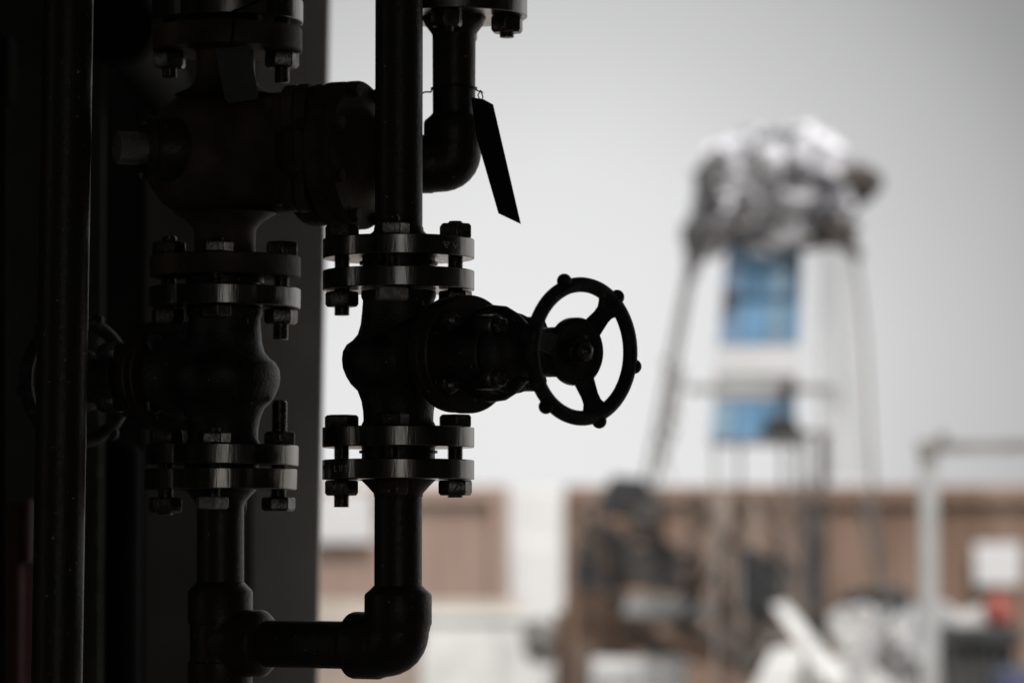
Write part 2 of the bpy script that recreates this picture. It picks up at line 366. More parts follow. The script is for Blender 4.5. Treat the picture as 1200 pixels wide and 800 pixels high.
# bonnet axis local +X turned about z so that it points right and towards the viewer
BON = R(-48.3)
def rotate_valve(root, ang, tilt=1.3):
    """the flanges stay put, everything on the bonnet axis turns about the vertical"""
    for ch in [x for x in bpy.data.objects if x.parent == root]:
        if ch.name.split('.')[0] not in ('body', 'flange', 'gasket'):
            ch.rotation_euler = (0, R(tilt), ang)
rotate_valve(GV, BON)
DL = 4.62
GV2 = copy_tree(GV)
C2 = W(262, 437.5, DL)
GV2.location = C2
GV2.rotation_euler = (0, R(0.55), 0)
GV2['label'] = 'shadowed black gate valve whose handwheel is half hidden behind the tall left pipe'
rotate_valve(GV2, R(180-51), 0.0)
GV2.scale = (DL/4.5,)*3

def lz(py, D=4.5): return W(467, py, D).z
# studs of the right valve (top joint and bottom joint)
specs_t = [(1, 10, 15), (0, 0, 0)]
def joint_bolts(parent, c, top, s=1.0, zf=zp, opts=None):
    """four stud bolts of a flanged joint; c = column centre"""
    for k in range(4):
        p = bolt_pos(k)*s + Vector((c.x, c.y, 0))
        kw = dict(opts[k]) if opts else {}
        rot = [0.1, 0.55, 0.35, 0.5][k]
        zb = kw.pop('zb'); zt = kw.pop('zt'); un = kw.pop('un'); ov = kw.pop('ov')
        o = stud_bolt(parent, Vector((p.x, p.y, c.z)), zf(zb), zf(zt), zf(un), zf(ov), rot, **kw)
# k: 0 right, 1 far, 2 left, 3 front
O0 = Vector((0, 0, 0))
joint_bolts(GV, O0, True, opts=[
    dict(zb=366, zt=259, un=341, ov=280), dict(zb=366, zt=259, un=341, ov=280),
    dict(zb=369, zt=262, un=341, ov=280), dict(zb=353, zt=257, un=341, ov=280, light=True, nut_h=15*mm)])
joint_bolts(GV, O0, False, opts=[
    dict(zb=583, zt=495, un=562.5, ov=501, head_top=True), dict(zb=583, zt=495, un=562.5, ov=501, head_top=True),
    dict(zb=594, zt=495, un=562.5, ov=501, head_top=True), dict(zb=577, zt=495, un=562.5, ov=501, head_top=True, nutm=M['rust'])])
joint_bolts(GV2, O0, True, opts=[
    dict(zb=377, zt=262, un=341, ov=280), dict(zb=370, zt=262, un=341, ov=280),
    dict(zb=360, zt=256, un=341, ov=280), dict(zb=352, zt=262, un=341, ov=280, nut_h=14*mm)])
joint_bolts(GV2, O0, False, opts=[
    dict(zb=565, zt=448, un=561.5, ov=501, nut_h=16*mm), dict(zb=580, zt=490, un=562.5, ov=501),
    dict(zb=583, zt=490, un=562.5, ov=501), dict(zb=575, zt=482, un=562.5, ov=501, light=True, nut_h=14*mm)])

def Z(py, c): return c.z + (417-py)*mm
# upper right pipe and its flange
up = thing('flanged_pipe', 'tall black vertical pipe with a round flange bolted on top of the central gate valve', 'pipe', (C1.x, C1.y, Z(303, C1)))
b = MB(); b.lathe([(28*mm, Z(268, C1)), (28*mm, Z(-870, C1))], (C1.x, C1.y, 0), seg=48); b.build('pipe', M['pipe'], up)
b = MB(); b.lathe([(40*mm, Z(280.1, C1)), (29.5*mm, Z(270, C1)), (29*mm, Z(266, C1)), (28.2*mm, Z(265, C1))], (C1.x, C1.y, 0), seg=48); b.build('weld_neck', M['pipe'], up)
f = MB(); flange_disc(f, Z(303, C1), Z(280, C1), (C1.x, C1.y, 0)); ff = f.build('flange', M['flange'], up, bevel=1.2*mm)
b = MB(); b.lathe([(43*mm, Z(306.4, C1)), (43*mm, Z(303.1, C1))], (C1.x, C1.y, 0), seg=48); b.build('gasket_face', M['pipe'], up)
# stamped marks on the flange rims: a small triangle and a V on the upper one, three characters on the lower one
def strokes(mb, segs, cx, cy, cz, size, ang, rad):
    """segs in a unit square wrapped round a rim of radius rad at azimuth ang"""
    for (x0, y0, x1, y1) in segs:
        P = []
        for (x, y) in ((x0, y0), (x1, y1)):
            a = ang + (x-.5)*size/rad; P.append((cx+rad*math.cos(a), cy+rad*math.sin(a), cz+(y-.5)*size))
        mb.tube(P, 0.55*mm, 6)
def rim_r(a):
    L = rim_outline(); return math.hypot(*L[int(round((a % (2*PI))/(2*PI)*144)) % 144])
m_ = MB(); a0 = R(-50)
strokes(m_, [(0, .9, 1, .9), (0, .9, .5, .1), (1, .9, .5, .1), (.3, .6, .7, .6)], C1.x, C1.y, Z(292, C1), 9*mm, a0, rim_r(a0)+.3*mm)
strokes(m_, [(0, .9, .5, .1), (1, .9, .5, .1)], C1.x, C1.y, Z(292, C1), 7*mm, a0+R(9), rim_r(a0+R(9))+.3*mm)
m_.build('stamped_mark', M['nutlight'], ff)

# pipe spool: lower flange, drop pipe, elbow, cross pipe, tee and left riser - all welded together
sp = thing('pipe_spool', 'black welded pipe run with elbow and tee joining both gate valves from below', 'pipe', (C1.x, C1.y, Z(562, C1)))
f = MB(); flange_disc(f, Z(562, C1), Z(539, C1), (C1.x, C1.y, 0)); ff = f.build('flange', M['flange'], sp, bevel=1.2*mm)
m_ = MB(); a0 = R(-143)
for i, sg in enumerate(([(.2, 1, .2, 0), (.2, 0, .8, 0)], [(.2, 1, .2, .1), (.2, 0, .8, 0), (.8, .1, .8, 1)], [(.8, 1, .2, 1), (.2, 1, .2, .5), (.2, .5, .8, .5), (.8, .5, .8, 0), (.8, 0, .2, 0)])):
    a = a0 + i*R(6.5); strokes(m_, sg, C1.x, C1.y, Z(550, C1), 6.5*mm, a, rim_r(a)+.3*mm)
m_.build('stamped_mark', M['nutlight'], ff)
b = MB(); b.lathe([(43*mm, Z(538.9, C1)), (43*mm, Z(531.1, C1))], (C1.x, C1.y, 0), seg=48); b.build('gasket_face', M['pipe'], sp)
b = MB(); b.lathe([(28.5*mm, Z(582, C1)), (29*mm, Z(578, C1)), (36*mm, Z(570, C1)), (44*mm, Z(562.1, C1))], (C1.x, C1.y, 0), seg=48); b.build('weld_neck', M['rust'], sp)
b = MB(); b.lathe([(28*mm, Z(700, C1)), (28*mm, Z(570, C1))], (C1.x, C1.y, 0), seg=48); b.build('pipe', M['pipe'], sp)
E = Vector((C1.x, C1.y, Z(756, C1)))
C2b = W(258, 757, DL); T = Vector((C2b.x, C2b.y, E.z + (C2b.z-E.z)*0.0)); T.z = E.z + 1*mm
dirT = (T-E).normalized()
b = MB(); b.lathe([(28*mm, 60*mm), (28*mm, (T-E).length-60*mm)], E, dirT, 40); b.build('pipe', M['pipe'], sp)
def elbow(c, d1, d2, rb, rs, ls, lb, name, m, parent, bend=26*mm):
    """socket elbow: body of radius rb bending from d1 to d2 about corner c, sockets of radius rs from lb to ls"""
    e = MB(); d1 = Vector(d1).normalized(); d2 = Vector(d2).normalized()
    k = bend; pts = [c+d1*(lb+1*mm)]
    for i in range(9):
        t = i/8; p = (c+d1*k)*(1-t)**2 + c*2*t*(1-t) + (c+d2*k)*t**2; pts.append(p)
    pts.append(c+d2*(lb+1*mm)); e.tube(pts, rb, 40)
    e.ball(c+(d1+d2)*k*.25, rb*.98, 32)
    for d in (d1, d2):
        e.lathe([(rb, lb-10*mm), (rs-1*mm, lb-2*mm), (rs, lb), (rs, ls-8*mm), (rs-1*mm, ls-5*mm), (rs-8*mm, ls+1*mm), (rs-10.5*mm, ls+4*mm)], c, d, 40)
    return e.build(name, m, parent, ang=50)
elbow(E, (0, 0, 1), dirT, 36.5*mm, 39.5*mm, 66*mm, 26*mm, 'elbow', M['pipe'], sp, 20*mm)
# tee on the left riser
t_ = MB(); s2 = DL/4.5
t_.lathe([(27*mm, 74*mm), (37*mm, 64*mm), (39*mm, 61*mm), (39*mm, 24*mm), (36.5*mm, 22*mm), (36.5*mm, -22*mm), (39*mm, -24*mm), (39*mm, -61*mm), (37*mm, -64*mm), (27*mm, -74*mm)], T, (0, 0, 1), 44)
t_.lathe([(36*mm, 0), (36.5*mm, 26*mm), (40*mm, 28*mm), (40*mm, 58*mm), (37*mm, 62*mm), (28*mm, 68*mm)], T, -dirT, 44)
t_.build('tee', M['pipe'], sp, ang=50)
def lean2(py):   # axis of the left column, at its own distance
    return W(262 + (437.5-py)*0.0135, py, DL)
p0 = lean2(440)
def L2(py): q = W(264 - (py-315)*0.021 + (2 if py > 600 else 0)*0, py, DL); return Vector((q.x, DL, q.z))
b = MB(); b.tube([Vector((T.x, T.y, T.z+60*mm)), L2(585)], 28*mm*s2*.985, 40); b.tube([T-Vector((0, 0, 60*mm)), T-Vector((0, 0, 1.6))], 28*mm, 40); b.build('pipe', M['pipe'], sp)
def col2(parent, name, prof, m, seg=48, bevel=0):
    """lathe on the leaning left column, prof = [(radius px, photo y)]"""
    b = MB(); vs = []; fs = []
    for r, y in prof:
        c = L2(y)
        for k in range(seg): vs.append(c+Vector((r*mm*s2*math.cos(2*PI*k/seg), r*mm*s2*math.sin(2*PI*k/seg), 0)))
    n = len(prof)
    for i in range(n-1):
        for k in range(seg): fs.append((i*seg+k, i*seg+(k+1) % seg, (i+1)*seg+(k+1) % seg, (i+1)*seg+k))
    fs.append(tuple(range(seg))[::-1]); fs.append(tuple((n-1)*seg+k for k in range(seg)))
    b.add(vs, fs); return b.build(name, m, parent, bevel=bevel)
col2(sp, 'weld_neck', [(28.5, 593), (29, 588), (35, 581), (42, 573.6)], M['pipe'])
f = MB(); c = L2(573.5); c2 = L2(549.5)
f.prism([(x*s2, y*s2) for x, y in rim_outline()], c, (1, 0, 0), (0, 1, 0), c2-c); f.build('flange', M['flange'], sp, bevel=1.2*mm)
col2(sp, 'gasket_face', [(43, 549.4), (43, 546)], M['pipe'])

# ---------------------------------------------------------------- upper left control valve (brown, round flanges)
D3 = 4.66
def Q(px, py, D=D3): return W(px, py, D)
s3 = D3/4.5
cv = thing('control_valve', 'big brown grimy round-bodied valve at upper left, seen side on with square cover plates', 'valve', Q(285, 182))
def lz3(parent, name, prof, m, cx0=264, seg=56, bevel=0, lean=0.0):
    b = MB(); b.lathe([(r*mm*s2, W(cx0, y, DL).z) for r, y in prof], (W(cx0, 200, DL).x, DL, 0), (0, 0, 1), seg); return b.build(name, m, parent, bevel=bevel)
lz3(cv, 'flange', [(88.5, 325.5), (88.5, 301)], M['oldpaint'], 264.5, bevel=1.5*mm)
lz3(cv, 'gasket_face', [(46, 332), (46, 325.6)], M['pipe'], 264)
lz3(cv, 'flange', [(88, 61), (88, 34)], M['oldpaint'], 266, bevel=1.5*mm)
b = MB(); cx = W(264, 200, DL).x
b.lathe([(r*mm*s2, W(264, y, DL).z) for r, y in ((36, 301), (36, 275), (37, 268), (43, 261), (60, 250))], (cx, DL, 0), seg=48)
b.build('neck', M['oldpaint'], cv); b = MB()
b.lathe([(r*mm*s2, W(264, y, DL).z) for r, y in ((60, 112), (43, 104), (36, 96), (34.5, 88), (34.5, 61))], (cx, DL, 0), seg=48)
# bulbous body
b.build('neck', M['oldpaint'], cv)
b = MB(); o = Q(264, 182, 4.655); axr = Vector((math.cos(R(17)), -math.sin(R(17)), 0)); axs = Vector((0, 0, 1)).cross(axr)
b.lathe([(r*mm*s2, x*mm*s2) for r, x in ((20, -92), (44, -86), (60, -72), (70, -56), (76, -38), (79, -15), (79, 15), (77, 35), (74, 48), (72, 60), (72, 90))], o, axr, 64)
b.build('body', M['oldpaint'], cv)
b = MB(); rr = 74*mm*s2
def rsq(r, c, n=8):
    out = []
    for (sx, sy, a0) in ((1, 1, 0), (-1, 1, 90), (-1, -1, 180), (1, -1, 270)):
        for i in range(n+1):
            a = R(a0+90*i/n); out.append((sx*(r-c)+c*math.cos(a), sy*(r-c)+c*math.sin(a)))
    return out
for x0, x1, r_, c_ in ((346, 358, 66, 18), (359, 374, 74, 26), (375, 390, 75, 28)):
    b = MB(); b.prism(rsq(r_*mm*s2, c_*mm), o+axr*((x0-264)*mm*s2), axs, (0, 0, 1), axr*((x1-x0)*mm*s2)); b.build('cover_plate', M['oldpaint'], cv, bevel=3*mm)
for sy in (-1, 1):
    for sz in (-1, 1):
        b = MB(); p = o + axr*74*mm + axs*(sy*52*mm) + Vector((0, 0, sz*52*mm)); b.lathe([(8*mm, 0), (8*mm, 62*mm)], p, axr, 16); hexnut(b, p, axr, 27*mm, 13*mm, .3)
        b.build('cover_bolt', M['oldpaint'], cv, bevel=.6*mm)
axe = Vector((math.cos(R(24)), -math.sin(R(24)), 0)); oe = o + axr*126*mm + Vector((0, 0, -6*mm))
b = MB(); b.lathe([(r*mm*s2, x*mm*s2) for r, x in ((70, -8), (79, -6), (81, -3), (81, 9), (79, 12), (72, 13), (72, 26), (83, 27), (87, 30), (87, 44), (85, 47), (84, 47.5), (84, 49.5), (85, 50), (87, 53), (87, 62), (84, 65), (60, 66), (50, 74), (36, 90), (30, 104))], oe - axe*12*mm, axe, 72)
b.build('end_flange', M['endflange'], cv, ang=40)
for k in range(8):
    a = R(22.5+45*k); u, v, _ = basis(axe); p = oe - axe*12*mm + u*79*mm*s2*math.cos(a) + v*79*mm*s2*math.sin(a)
    b = MB(); b.lathe([(6*mm, 10*mm), (6*mm, 76*mm)], p, axe, 14); hexnut(b, p+axe*66*mm*s2, axe, 19*mm, 9*mm, .2); hexnut(b, p+axe*27*mm*s2, -axe, 19*mm, 9*mm, .2); b.build('flange_bolt', M['endflange'], cv, bevel=.5*mm)
# shaft end at left
b = MB(); so = o+Vector((-70*mm, -46*mm, 2*mm)); sd = Vector((-1, -0.45, 0)).normalized()
b.lathe([(40*mm, -30*mm), (40*mm, 8*mm), (38*mm, 11*mm), (38*mm, 22*mm), (34*mm, 25*mm), (26*mm, 26*mm)], so, sd, 48); b.build('shaft_cover', M['pipe'], cv)
for k in range(6):
    a = R(20+60*k); u, v, _ = basis(sd); p = so+sd*24*mm+u*31*mm*math.cos(a)+v*31*mm*math.sin(a)
    h = MB(); h.lathe([(4.6*mm, 0), (4.6*mm, 5*mm), (3.6*mm, 6*mm)], p, sd, 14); h.build('cap_screw', M['bolt'], cv)
b = MB(); sh = MB(); sh.lathe([(20*mm, 20*mm), (20*mm, 58*mm), (18.5*mm, 60*mm)], so, sd, 16); sh.build('shaft', M['steel'], cv, smooth=False)
# bolts of the two brown joints
def cv_bolts(y_over, y_under, data, nutm):
    for (px, dy, zt, zb, top) in data:
        pos = Vector((W(px, 200, DL+dy).x, DL+dy, 0))
        def zf(py): return W(264, py, DL).z
        o_ = MB(); o_.lathe(thread_profile(9.2*mm, zf(zb), zf(zt)), pos, (0, 0, 1), 20); oo = o_.build('stud_bolt', M['bolt'], cv)
        if y_under:
            n = MB(); hexnut(n, pos+Vector((0, 0, zf(y_under))), (0, 0, -1), 42*mm, 20*mm, .2+px*.01); n.build('nut', nutm, oo, bevel=.8*mm)
        if y_over:
            n = MB(); hexnut(n, pos+Vector((0, 0, zf(y_over))), (0, 0, 1), 41*mm, 18*mm, .2+px*.01); n.build('nut', nutm, oo, bevel=.8*mm)
cv_bolts(2, 61, [(330, 0.0, -20, 97, 0), (198, -0.0, -20, 91, 0), (262, .067, -20, 90, 0)], M['bolt'])
# adjoining pipe above it (cut by the frame)
uf = thing('flanged_pipe', 'short dark pipe with a steel flange at the top edge, above the big brown valve', 'pipe', (cx, DL, W(264, 28, DL).z))
f = MB(); f.prism([(x*s2, y*s2) for x, y in rim_outline()], (cx+2*mm, DL, W(264, 27, DL).z), (1, 0, 0), (0, 1, 0), (0, 0, W(264, 2, DL).z-W(264, 27, DL).z)); f.build('flange', M['flange'], uf, bevel=1.2*mm)
b = MB(); b.lathe([(43*mm, W(264, 33.9, DL).z), (43*mm, W(264, 27.1, DL).z)], (cx, DL, 0), seg=40); b.build('gasket_face', M['pipe'], uf)
b = MB(); b.lathe([(r*mm, W(264, y, DL).z) for r, y in ((42, 1.9), (29, -14), (28, -18), (28, -850))], (cx, DL, 0), seg=40); b.build('pipe', M['pipe'], uf)

# ---------------------------------------------------------------- upper right branch: flange, drop, elbow, joined to the brown valve
ub = thing('branch_pipe', 'black branch pipe with elbow hanging from a flange right of the tall central pipe', 'pipe', Q(532, 130, DL))
bx = W(532, 130, DL).x
def U(y): return W(532, y, DL).z
f = MB(); f.prism([(x*.97*s2, y*.97*s2) for x, y in rim_outline()], (bx, DL, U(21)), (1, 0, 0), (0, 1, 0), (0, 0, U(0)-U(21))); f.build('flange', M['flange'], ub, bevel=1.2*mm)
b = MB(); b.lathe([(r*mm*s2, U(y)) for r, y in ((25, 136), (25.5, 42), (27, 39), (34, 30), (38, 21.1))], (bx, DL, 0), seg=44); b.build('pipe', M['pipe'], ub)
b = MB(); b.lathe([(r*mm*s2, U(y)) for r, y in ((42, -.1), (42, -10), (85, -10.1), (85, -34), (40, -34.1), (28, -52), (28, -420))], (bx, DL, 0), seg=44); b.build('upper_flange', M['flange'], ub)
EB = Vector((bx-1*mm, DL, U(192)))
elbow(EB, (0, 0, 1), (-1, 0.12, 0), 34*mm, 35.5*mm, 57*mm, 26*mm, 'elbow', M['pipe'], ub, 16*mm)
b = MB(); b.tube([EB+Vector((-50*mm, 6*mm, 0)), EB+Vector((-.1, 12*mm, 0))], 26*mm, 32); b.build('pipe', M['pipe'], ub)
for k, (px, dy) in enumerate(((594, -.012), (470, 0), (523, -.066), (541, .066))):
    pos = Vector((W(px, 20, DL+dy).x, DL+dy, 0)); o_ = MB(); o_.lathe(thread_profile(9*mm, U(46), U(-60)), pos, (0, 0, 1), 18); oo = o_.build('stud_bolt', M['bolt'], ub)
    n = MB(); hexnut(n, pos+Vector((0, 0, U(21.2))), (0, 0, -1), 41*mm, 20*mm, .15); n.build('nut', M['bolt'], oo, bevel=.8*mm)
# wire bound round the branch pipe, and the black strip it holds
w = MB(); pts = []
for i in range(60):
    a = 2*PI*i/28; pts.append((bx+27.5*mm*math.cos(a), DL+27.5*mm*math.sin(a), U(105)+.9*mm*math.sin(a*3)+.4*mm*i*.1))
w.tube(pts, .9*mm, 6)
w.tube([(bx-27*mm, DL-.012, U(105)), W(507, 103, DL-.02), W(505, 108, DL-.02), W(498, 108, DL-.03), W(494, 110, DL-.04)], 1*mm, 6)
lp = [(bx+27*mm, DL-.01, U(107)), W(564, 108, DL-.03), W(566, 114, DL-.03), W(563, 118, DL-.03), W(560, 112, DL-.03), W(563, 106, DL-.03), W(566, 109, DL-.03)]
w.tube(lp, .9*mm, 6)
tag(w.build('tie_wire', M['wire']), 'thin dark wire twisted round the branch pipe, holding the black strip', 'wire')
b = MB()
pl = [W(552, 114, 4.56), W(566, 116, 4.56), W(578, 122.5, 4.56), W(610.5, 262.5, 4.58), W(584, 250, 4.58), W(558, 160, 4.57)]
vs = pl + [p+Vector((0, 2.5*mm, 0)) for p in pl]; n = len(pl)
b.add(vs, [tuple(range(n)), tuple(range(n, 2*n))[::-1]] + [(i, (i+1) % n, n+(i+1) % n, n+i) for i in range(n)])
tag(b.build('hanging_tag', M['blacktag'], bevel=.5*mm), 'long black slanting strip tag hanging beside the pipe elbow against the sky', 'tag')
# grey tag hanging in front of the brown valve's neck
b = MB()
pl = [W(252, 57, 4.53), W(292, 54, 4.53), W(303, 112, 4.53), W(300, 117, 4.53), W(268, 121, 4.53), W(263, 116, 4.53)]
vs = pl + [p+Vector((0, 2*mm, 0)) for p in pl]; n = len(pl)
b.add(vs, [tuple(range(n)), tuple(range(n, 2*n))[::-1]] + [(i, (i+1) % n, n+(i+1) % n, n+i) for i in range(n)])
gt = b.build('hanging_tag', M['tag'], bevel=.5*mm); tag(gt, 'flat dark grey tag tied to the neck of the big brown valve', 'tag')
w = MB(); w.tube([W(271, 53, 4.53), W(273, 40, 4.52), W(274, 20, 4.515), W(276, 14, 4.515), W(288, 8, 4.515), W(302, 2, 4.53)], 1.6*mm, 8)
w.tube([W(271, 16, 4.515), W(276, 12, 4.513), W(278, 18, 4.513), W(272, 19, 4.514)], 2.2*mm, 8); w.build('tie_cord', M['nearblack'], gt)

# ---------------------------------------------------------------- tall pipe at far left
b = MB(); Dp = 4.47
a_ = W(80, 0, Dp); c_ = W(66.5, 800, Dp); dv = (a_-c_); lo = c_ - dv*2.0; hi = a_+dv*1.0
n = 40; b.tube([lo+(hi-lo)*i/n for i in range(n+1)], [29.3*mm + (0.7*mm)*(1-i/n) for i in range(n+1)], 48)
sp_ = b.build('standing_pipe', M['pipe']); tag(sp_, 'tall bare black pipe standing upright at the far left, in front of everything', 'pipe')

# ---------------------------------------------------------------- far wall, and an unseen shell added to keep the pipes dark
FZ = 0.45
fl = MB(); fl.prism([(-3.2, -4), (3.4, -4), (3.4, 6.9), (-3.2, 6.9)], (0, 0, 0.004), (1, 0, 0), (0, 1, 0), (0, 0, FZ-0.004)); tag(fl.build('floor', M['deck']), kind='structure')
sh = thing('wall_with_shade_shell', 'grey wall edge behind the valves, with an unseen shell added to shade the pipework', 'shelter', (0, 1.5, FZ))
b = MB()
for i in range(34):
    x = -3.2+i*.2; b.box((x+.1, 1.45, 3.62+(.02 if i % 2 else 0)), (.2, 10.9, .03))
b.build('added_roof', M['added_roof'], sh)  # unseen cover, added to block sky and sun from the pipes
b = MB(); b.box((-1.85, -4.03, 2.03), (2.7, .05, 3.15)); b.build('added_back_wall', M['palewall'], sh)
b = MB(); b.box((2.6, -4.03, 2.03), (1.6, .05, 3.15)); b.build('added_back_wall', M['palewall'], sh)  # gap between the added back walls lets fill light reach the pipes
b = MB(); b.box((3.42, .95, 2.03), (.05, 9.8, 3.15)); b.build('side_wall', M['palewall'], sh)  # added unseen wall, stopped short so daylight rakes the far wall
b = MB(); b.box((-3.22, -.35, 2.03), (.05, 7.4, 3.15)); b.build('side_wall', M['darkwall'], sh); b = MB(); b.box((-3.22, 5.25, 2.03), (.05, 3.3, 3.15)); b.build('side_wall', M['darkwall'], sh)  # added unseen wall in two pieces, its slit feeding a narrow highlight
# far wall: its free edge leans a little, seen from x=388 (top) to x=372 (bottom)
Dw = 6.6
e1 = W(386, 0, Dw); e0 = W(372, 800, Dw); k = (e1.x-e0.x)/(e1.z-e0.z)
def edge(z): return e0.x + k*(z-e0.z)
def xs(px): return (px-600)/FPX*Dw
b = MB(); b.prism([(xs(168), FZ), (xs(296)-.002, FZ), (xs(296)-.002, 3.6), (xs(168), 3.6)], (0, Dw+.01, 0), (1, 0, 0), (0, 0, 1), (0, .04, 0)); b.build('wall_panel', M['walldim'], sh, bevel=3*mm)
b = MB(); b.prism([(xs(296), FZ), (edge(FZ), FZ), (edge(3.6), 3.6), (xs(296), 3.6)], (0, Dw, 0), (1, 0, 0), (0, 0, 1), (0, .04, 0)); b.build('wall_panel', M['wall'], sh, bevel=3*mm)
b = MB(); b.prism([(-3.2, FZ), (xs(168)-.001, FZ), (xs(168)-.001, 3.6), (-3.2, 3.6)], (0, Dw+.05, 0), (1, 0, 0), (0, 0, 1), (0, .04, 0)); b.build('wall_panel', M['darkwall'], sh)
b = MB()
for px in (318,): b.box((xs(px), Dw-.02, 1.0), (.03, .03, 1.1)); b.build('rib', M['wall'], sh)
# things standing behind the pipes at left
def post(px0, px1, py0, py1, D, name, m, label, cat, depth=None, round_=False):
    a = W(px0, py1, D); c = W(px1, py0, D); w_ = c.x-a.x
    b = MB()
    if round_: b.lathe([(w_/2, FZ if py1 > 790 else a.z), (w_/2, c.z-.01), (w_/2-.01, c.z)], ((a.x+c.x)/2, D, 0), seg=28)
    else: b.box(((a.x+c.x)/2, D, ((FZ if py1 > 790 else a.z)+c.z)/2), (w_, depth or w_, c.z-(FZ if py1 > 790 else a.z)))
    return tag(b.build(name, m, bevel=4*mm), label, cat)
post(122, 166, 520, 900, 6.0, 'pipe_stub', M['nearblack'], 'dark blurred pipe stub behind the left valve, low in the shadow', 'pipe', round_=True)
pe = thing('capped_pipe', 'dark out of focus capped pipe at the top left, behind the tall pipe', 'pipe', W(140, 40, 5.6))
b = MB(); b.lathe([(.058, .05), (.058, .0), (.05, -.012)], W(140, 32, 5.6), (0, 1, 0), 36); b.build('cap', M['nearblack'], pe)
b = MB(); b.lathe([(.045, .04), (.045, .9)], W(140, 32, 5.6), (0, 1, 0), 30); b.build('pipe', M['nearblack'], pe)
cb = thing('equipment_cabinet', 'dark red cabinet with a faded pink edge, blurred at the bottom left corner', 'cabinet', (W(5, 800, 6.2).x, 6.2, FZ))
a = W(-90, 590, 6.2); c = W(29, 590, 6.2); b = MB(); b.box(((a.x+c.x)/2, 6.3, (FZ+a.z)/2), (c.x-a.x, .25, a.z-FZ)); b.build('cabinet_body', M['redcab'], cb, bevel=8*mm)
a = W(30, 660, 6.2); c = W(40, 585, 6.2); b = MB(); b.box(((a.x+c.x)/2, 6.3, (c.z+a.z)/2), (c.x-a.x, .27, c.z-a.z)); b.build('trim', M['pinkcab'], cb, bevel=4*mm)
a = W(97, 350, 6.3); c = W(121, 350, 6.3); b = MB(); b.box(((a.x+c.x)/2, 6.3, 2.0), (c.x-a.x, .03, 3.1)); 
for y in range(400, 900, 38): b.lathe([(.012, 0), (.012, .02)], W(111, y, 6.28), (0, -1, 0), 12)
tag(b.build('cable_rail', M['darkwall'], bevel=2*mm), 'narrow grey perforated rail standing upright behind the tall left pipe', 'rail')
b = MB(); a = W(-10, 45, 6.0); c = W(15, 120, 6.0); b.box(((a.x+c.x)/2, 6.0, (a.z+c.z)/2), (c.x-a.x, .1, a.z-c.z)); b.beam(W(3, 118, 6.0), W(3, 900, 6.0), .012); 
tag(b.build('switch_box', M['nearblack'], bevel=4*mm), 'small black box with a conduit at the upper left edge', 'switch')

# ---------------------------------------------------------------- yard beyond
g = MB(); g.add([(-900, -300, 0), (900, -300, 0), (900, 1500, 0), (-900, 1500, 0)], [(0, 1, 2, 3)]); tag(g.build('ground', M['ground']), kind='structure')
def corrugated(parent, name, m, px0, px1, pytop, D, zb=0.15, pitch=.17, dep=.045, thick=.05):
    a = W(px0, pytop, D); c = W(px1, pytop, D); b = MB(); x = a.x; prof = []
    while x < c.x:
        for dx, dd in ((0, 0), (.3, 0), (.5, dep), (.8, dep)):
            xx = x+dx*pitch
            if xx < c.x: prof.append((xx, dd))
        x += pitch
    prof.append((c.x, 0)); poly = prof + [(c.x, dep+thick), (a.x, dep+thick)]
    b.prism([(x, y) for x, y in poly], (0, D, zb), (1, 0, 0), (0, 1, 0), (0, 0, a.z-zb)); o = b.build(name, m, parent); o.data.shade_flat(); return a, c
def container(px0, px1, pytop, D, m, label, depth=2.4):
    a = W(px0, pytop, D); c = W(px1, pytop, D)
    t = thing('shipping_container', label, 'container', ((a.x+c.x)/2, D, 0), 'brown containers across the yard')
    corrugated(t, 'side_wall', m, px0, px1, pytop+4, D)
    for zz, nm in ((a.z-.03, 'top_rail'), (.09, 'bottom_rail')):
        b = MB(); b.box(((a.x+c.x)/2, D-.01, zz), (c.x-a.x, .12, .12)); b.build(nm, m, t, bevel=.01)
    b = MB(); b.box(((a.x+c.x)/2, D+depth/2+.1, a.z/2+.05), (c.x-a.x-.02, depth, a.z-.16)); b.build('box_body', m, t)
    for x in (a.x+.06, c.x-.06):
        b = MB(); b.box((x, D-.012, a.z/2), (.12, .13, a.z-.02)); b.build('corner_post', m, t, bevel=.01)
    return t
DC = 28.5
container(300, 596, 574, DC, M['brownlight'], 'pale tan container whose wall shows left of the white gap, beside the lower pipe')
container(662, 1420, 574, DC, M['brown'], 'long brown ribbed container right of the white gap, behind the yard machinery')
# white container end filling the gap
a = W(597.5, 574, 28.5); c = W(660.5, 574, 28.5)
t = thing('white_cabin', 'bright white cabin end seen in the gap between the two brown containers', 'cabin', ((a.x+c.x)/2, 29, 0))
b = MB(); b.box(((a.x+c.x)/2, 29.45, a.z/2+.03), (c.x-a.x, 2.0, a.z-.06)); b.build('cabin_body', M['cabinwhite'], t, bevel=.02)
b = MB(); b.box(((a.x+c.x)/2, 28.435, a.z/2-.1), ((c.x-a.x)*.7, .03, a.z-.6)); d_ = b.build('door', M['cabinwhite'], t, bevel=.008)
b = MB(); b.box(((a.x+c.x)/2+.1, 28.40, a.z/2-.1), (.02, .04, .12)); b.build('handle', M['greysteel'], d_)
b = MB(); crumple(b, W(640, 752, 25), .14, (1.1, .8, .9), .4, 81); crumple(b, W(626, 734, 25.3), .07, (1.2, .8, .7), .4, 82); b.box((W(640, 800, 25).x, 25, .5), (.22, .3, .99))
tag(b.build('grey_scrap', M['greysteel']), 'grey lumpy scrap pile standing at the foot of the white gap', 'scrap')
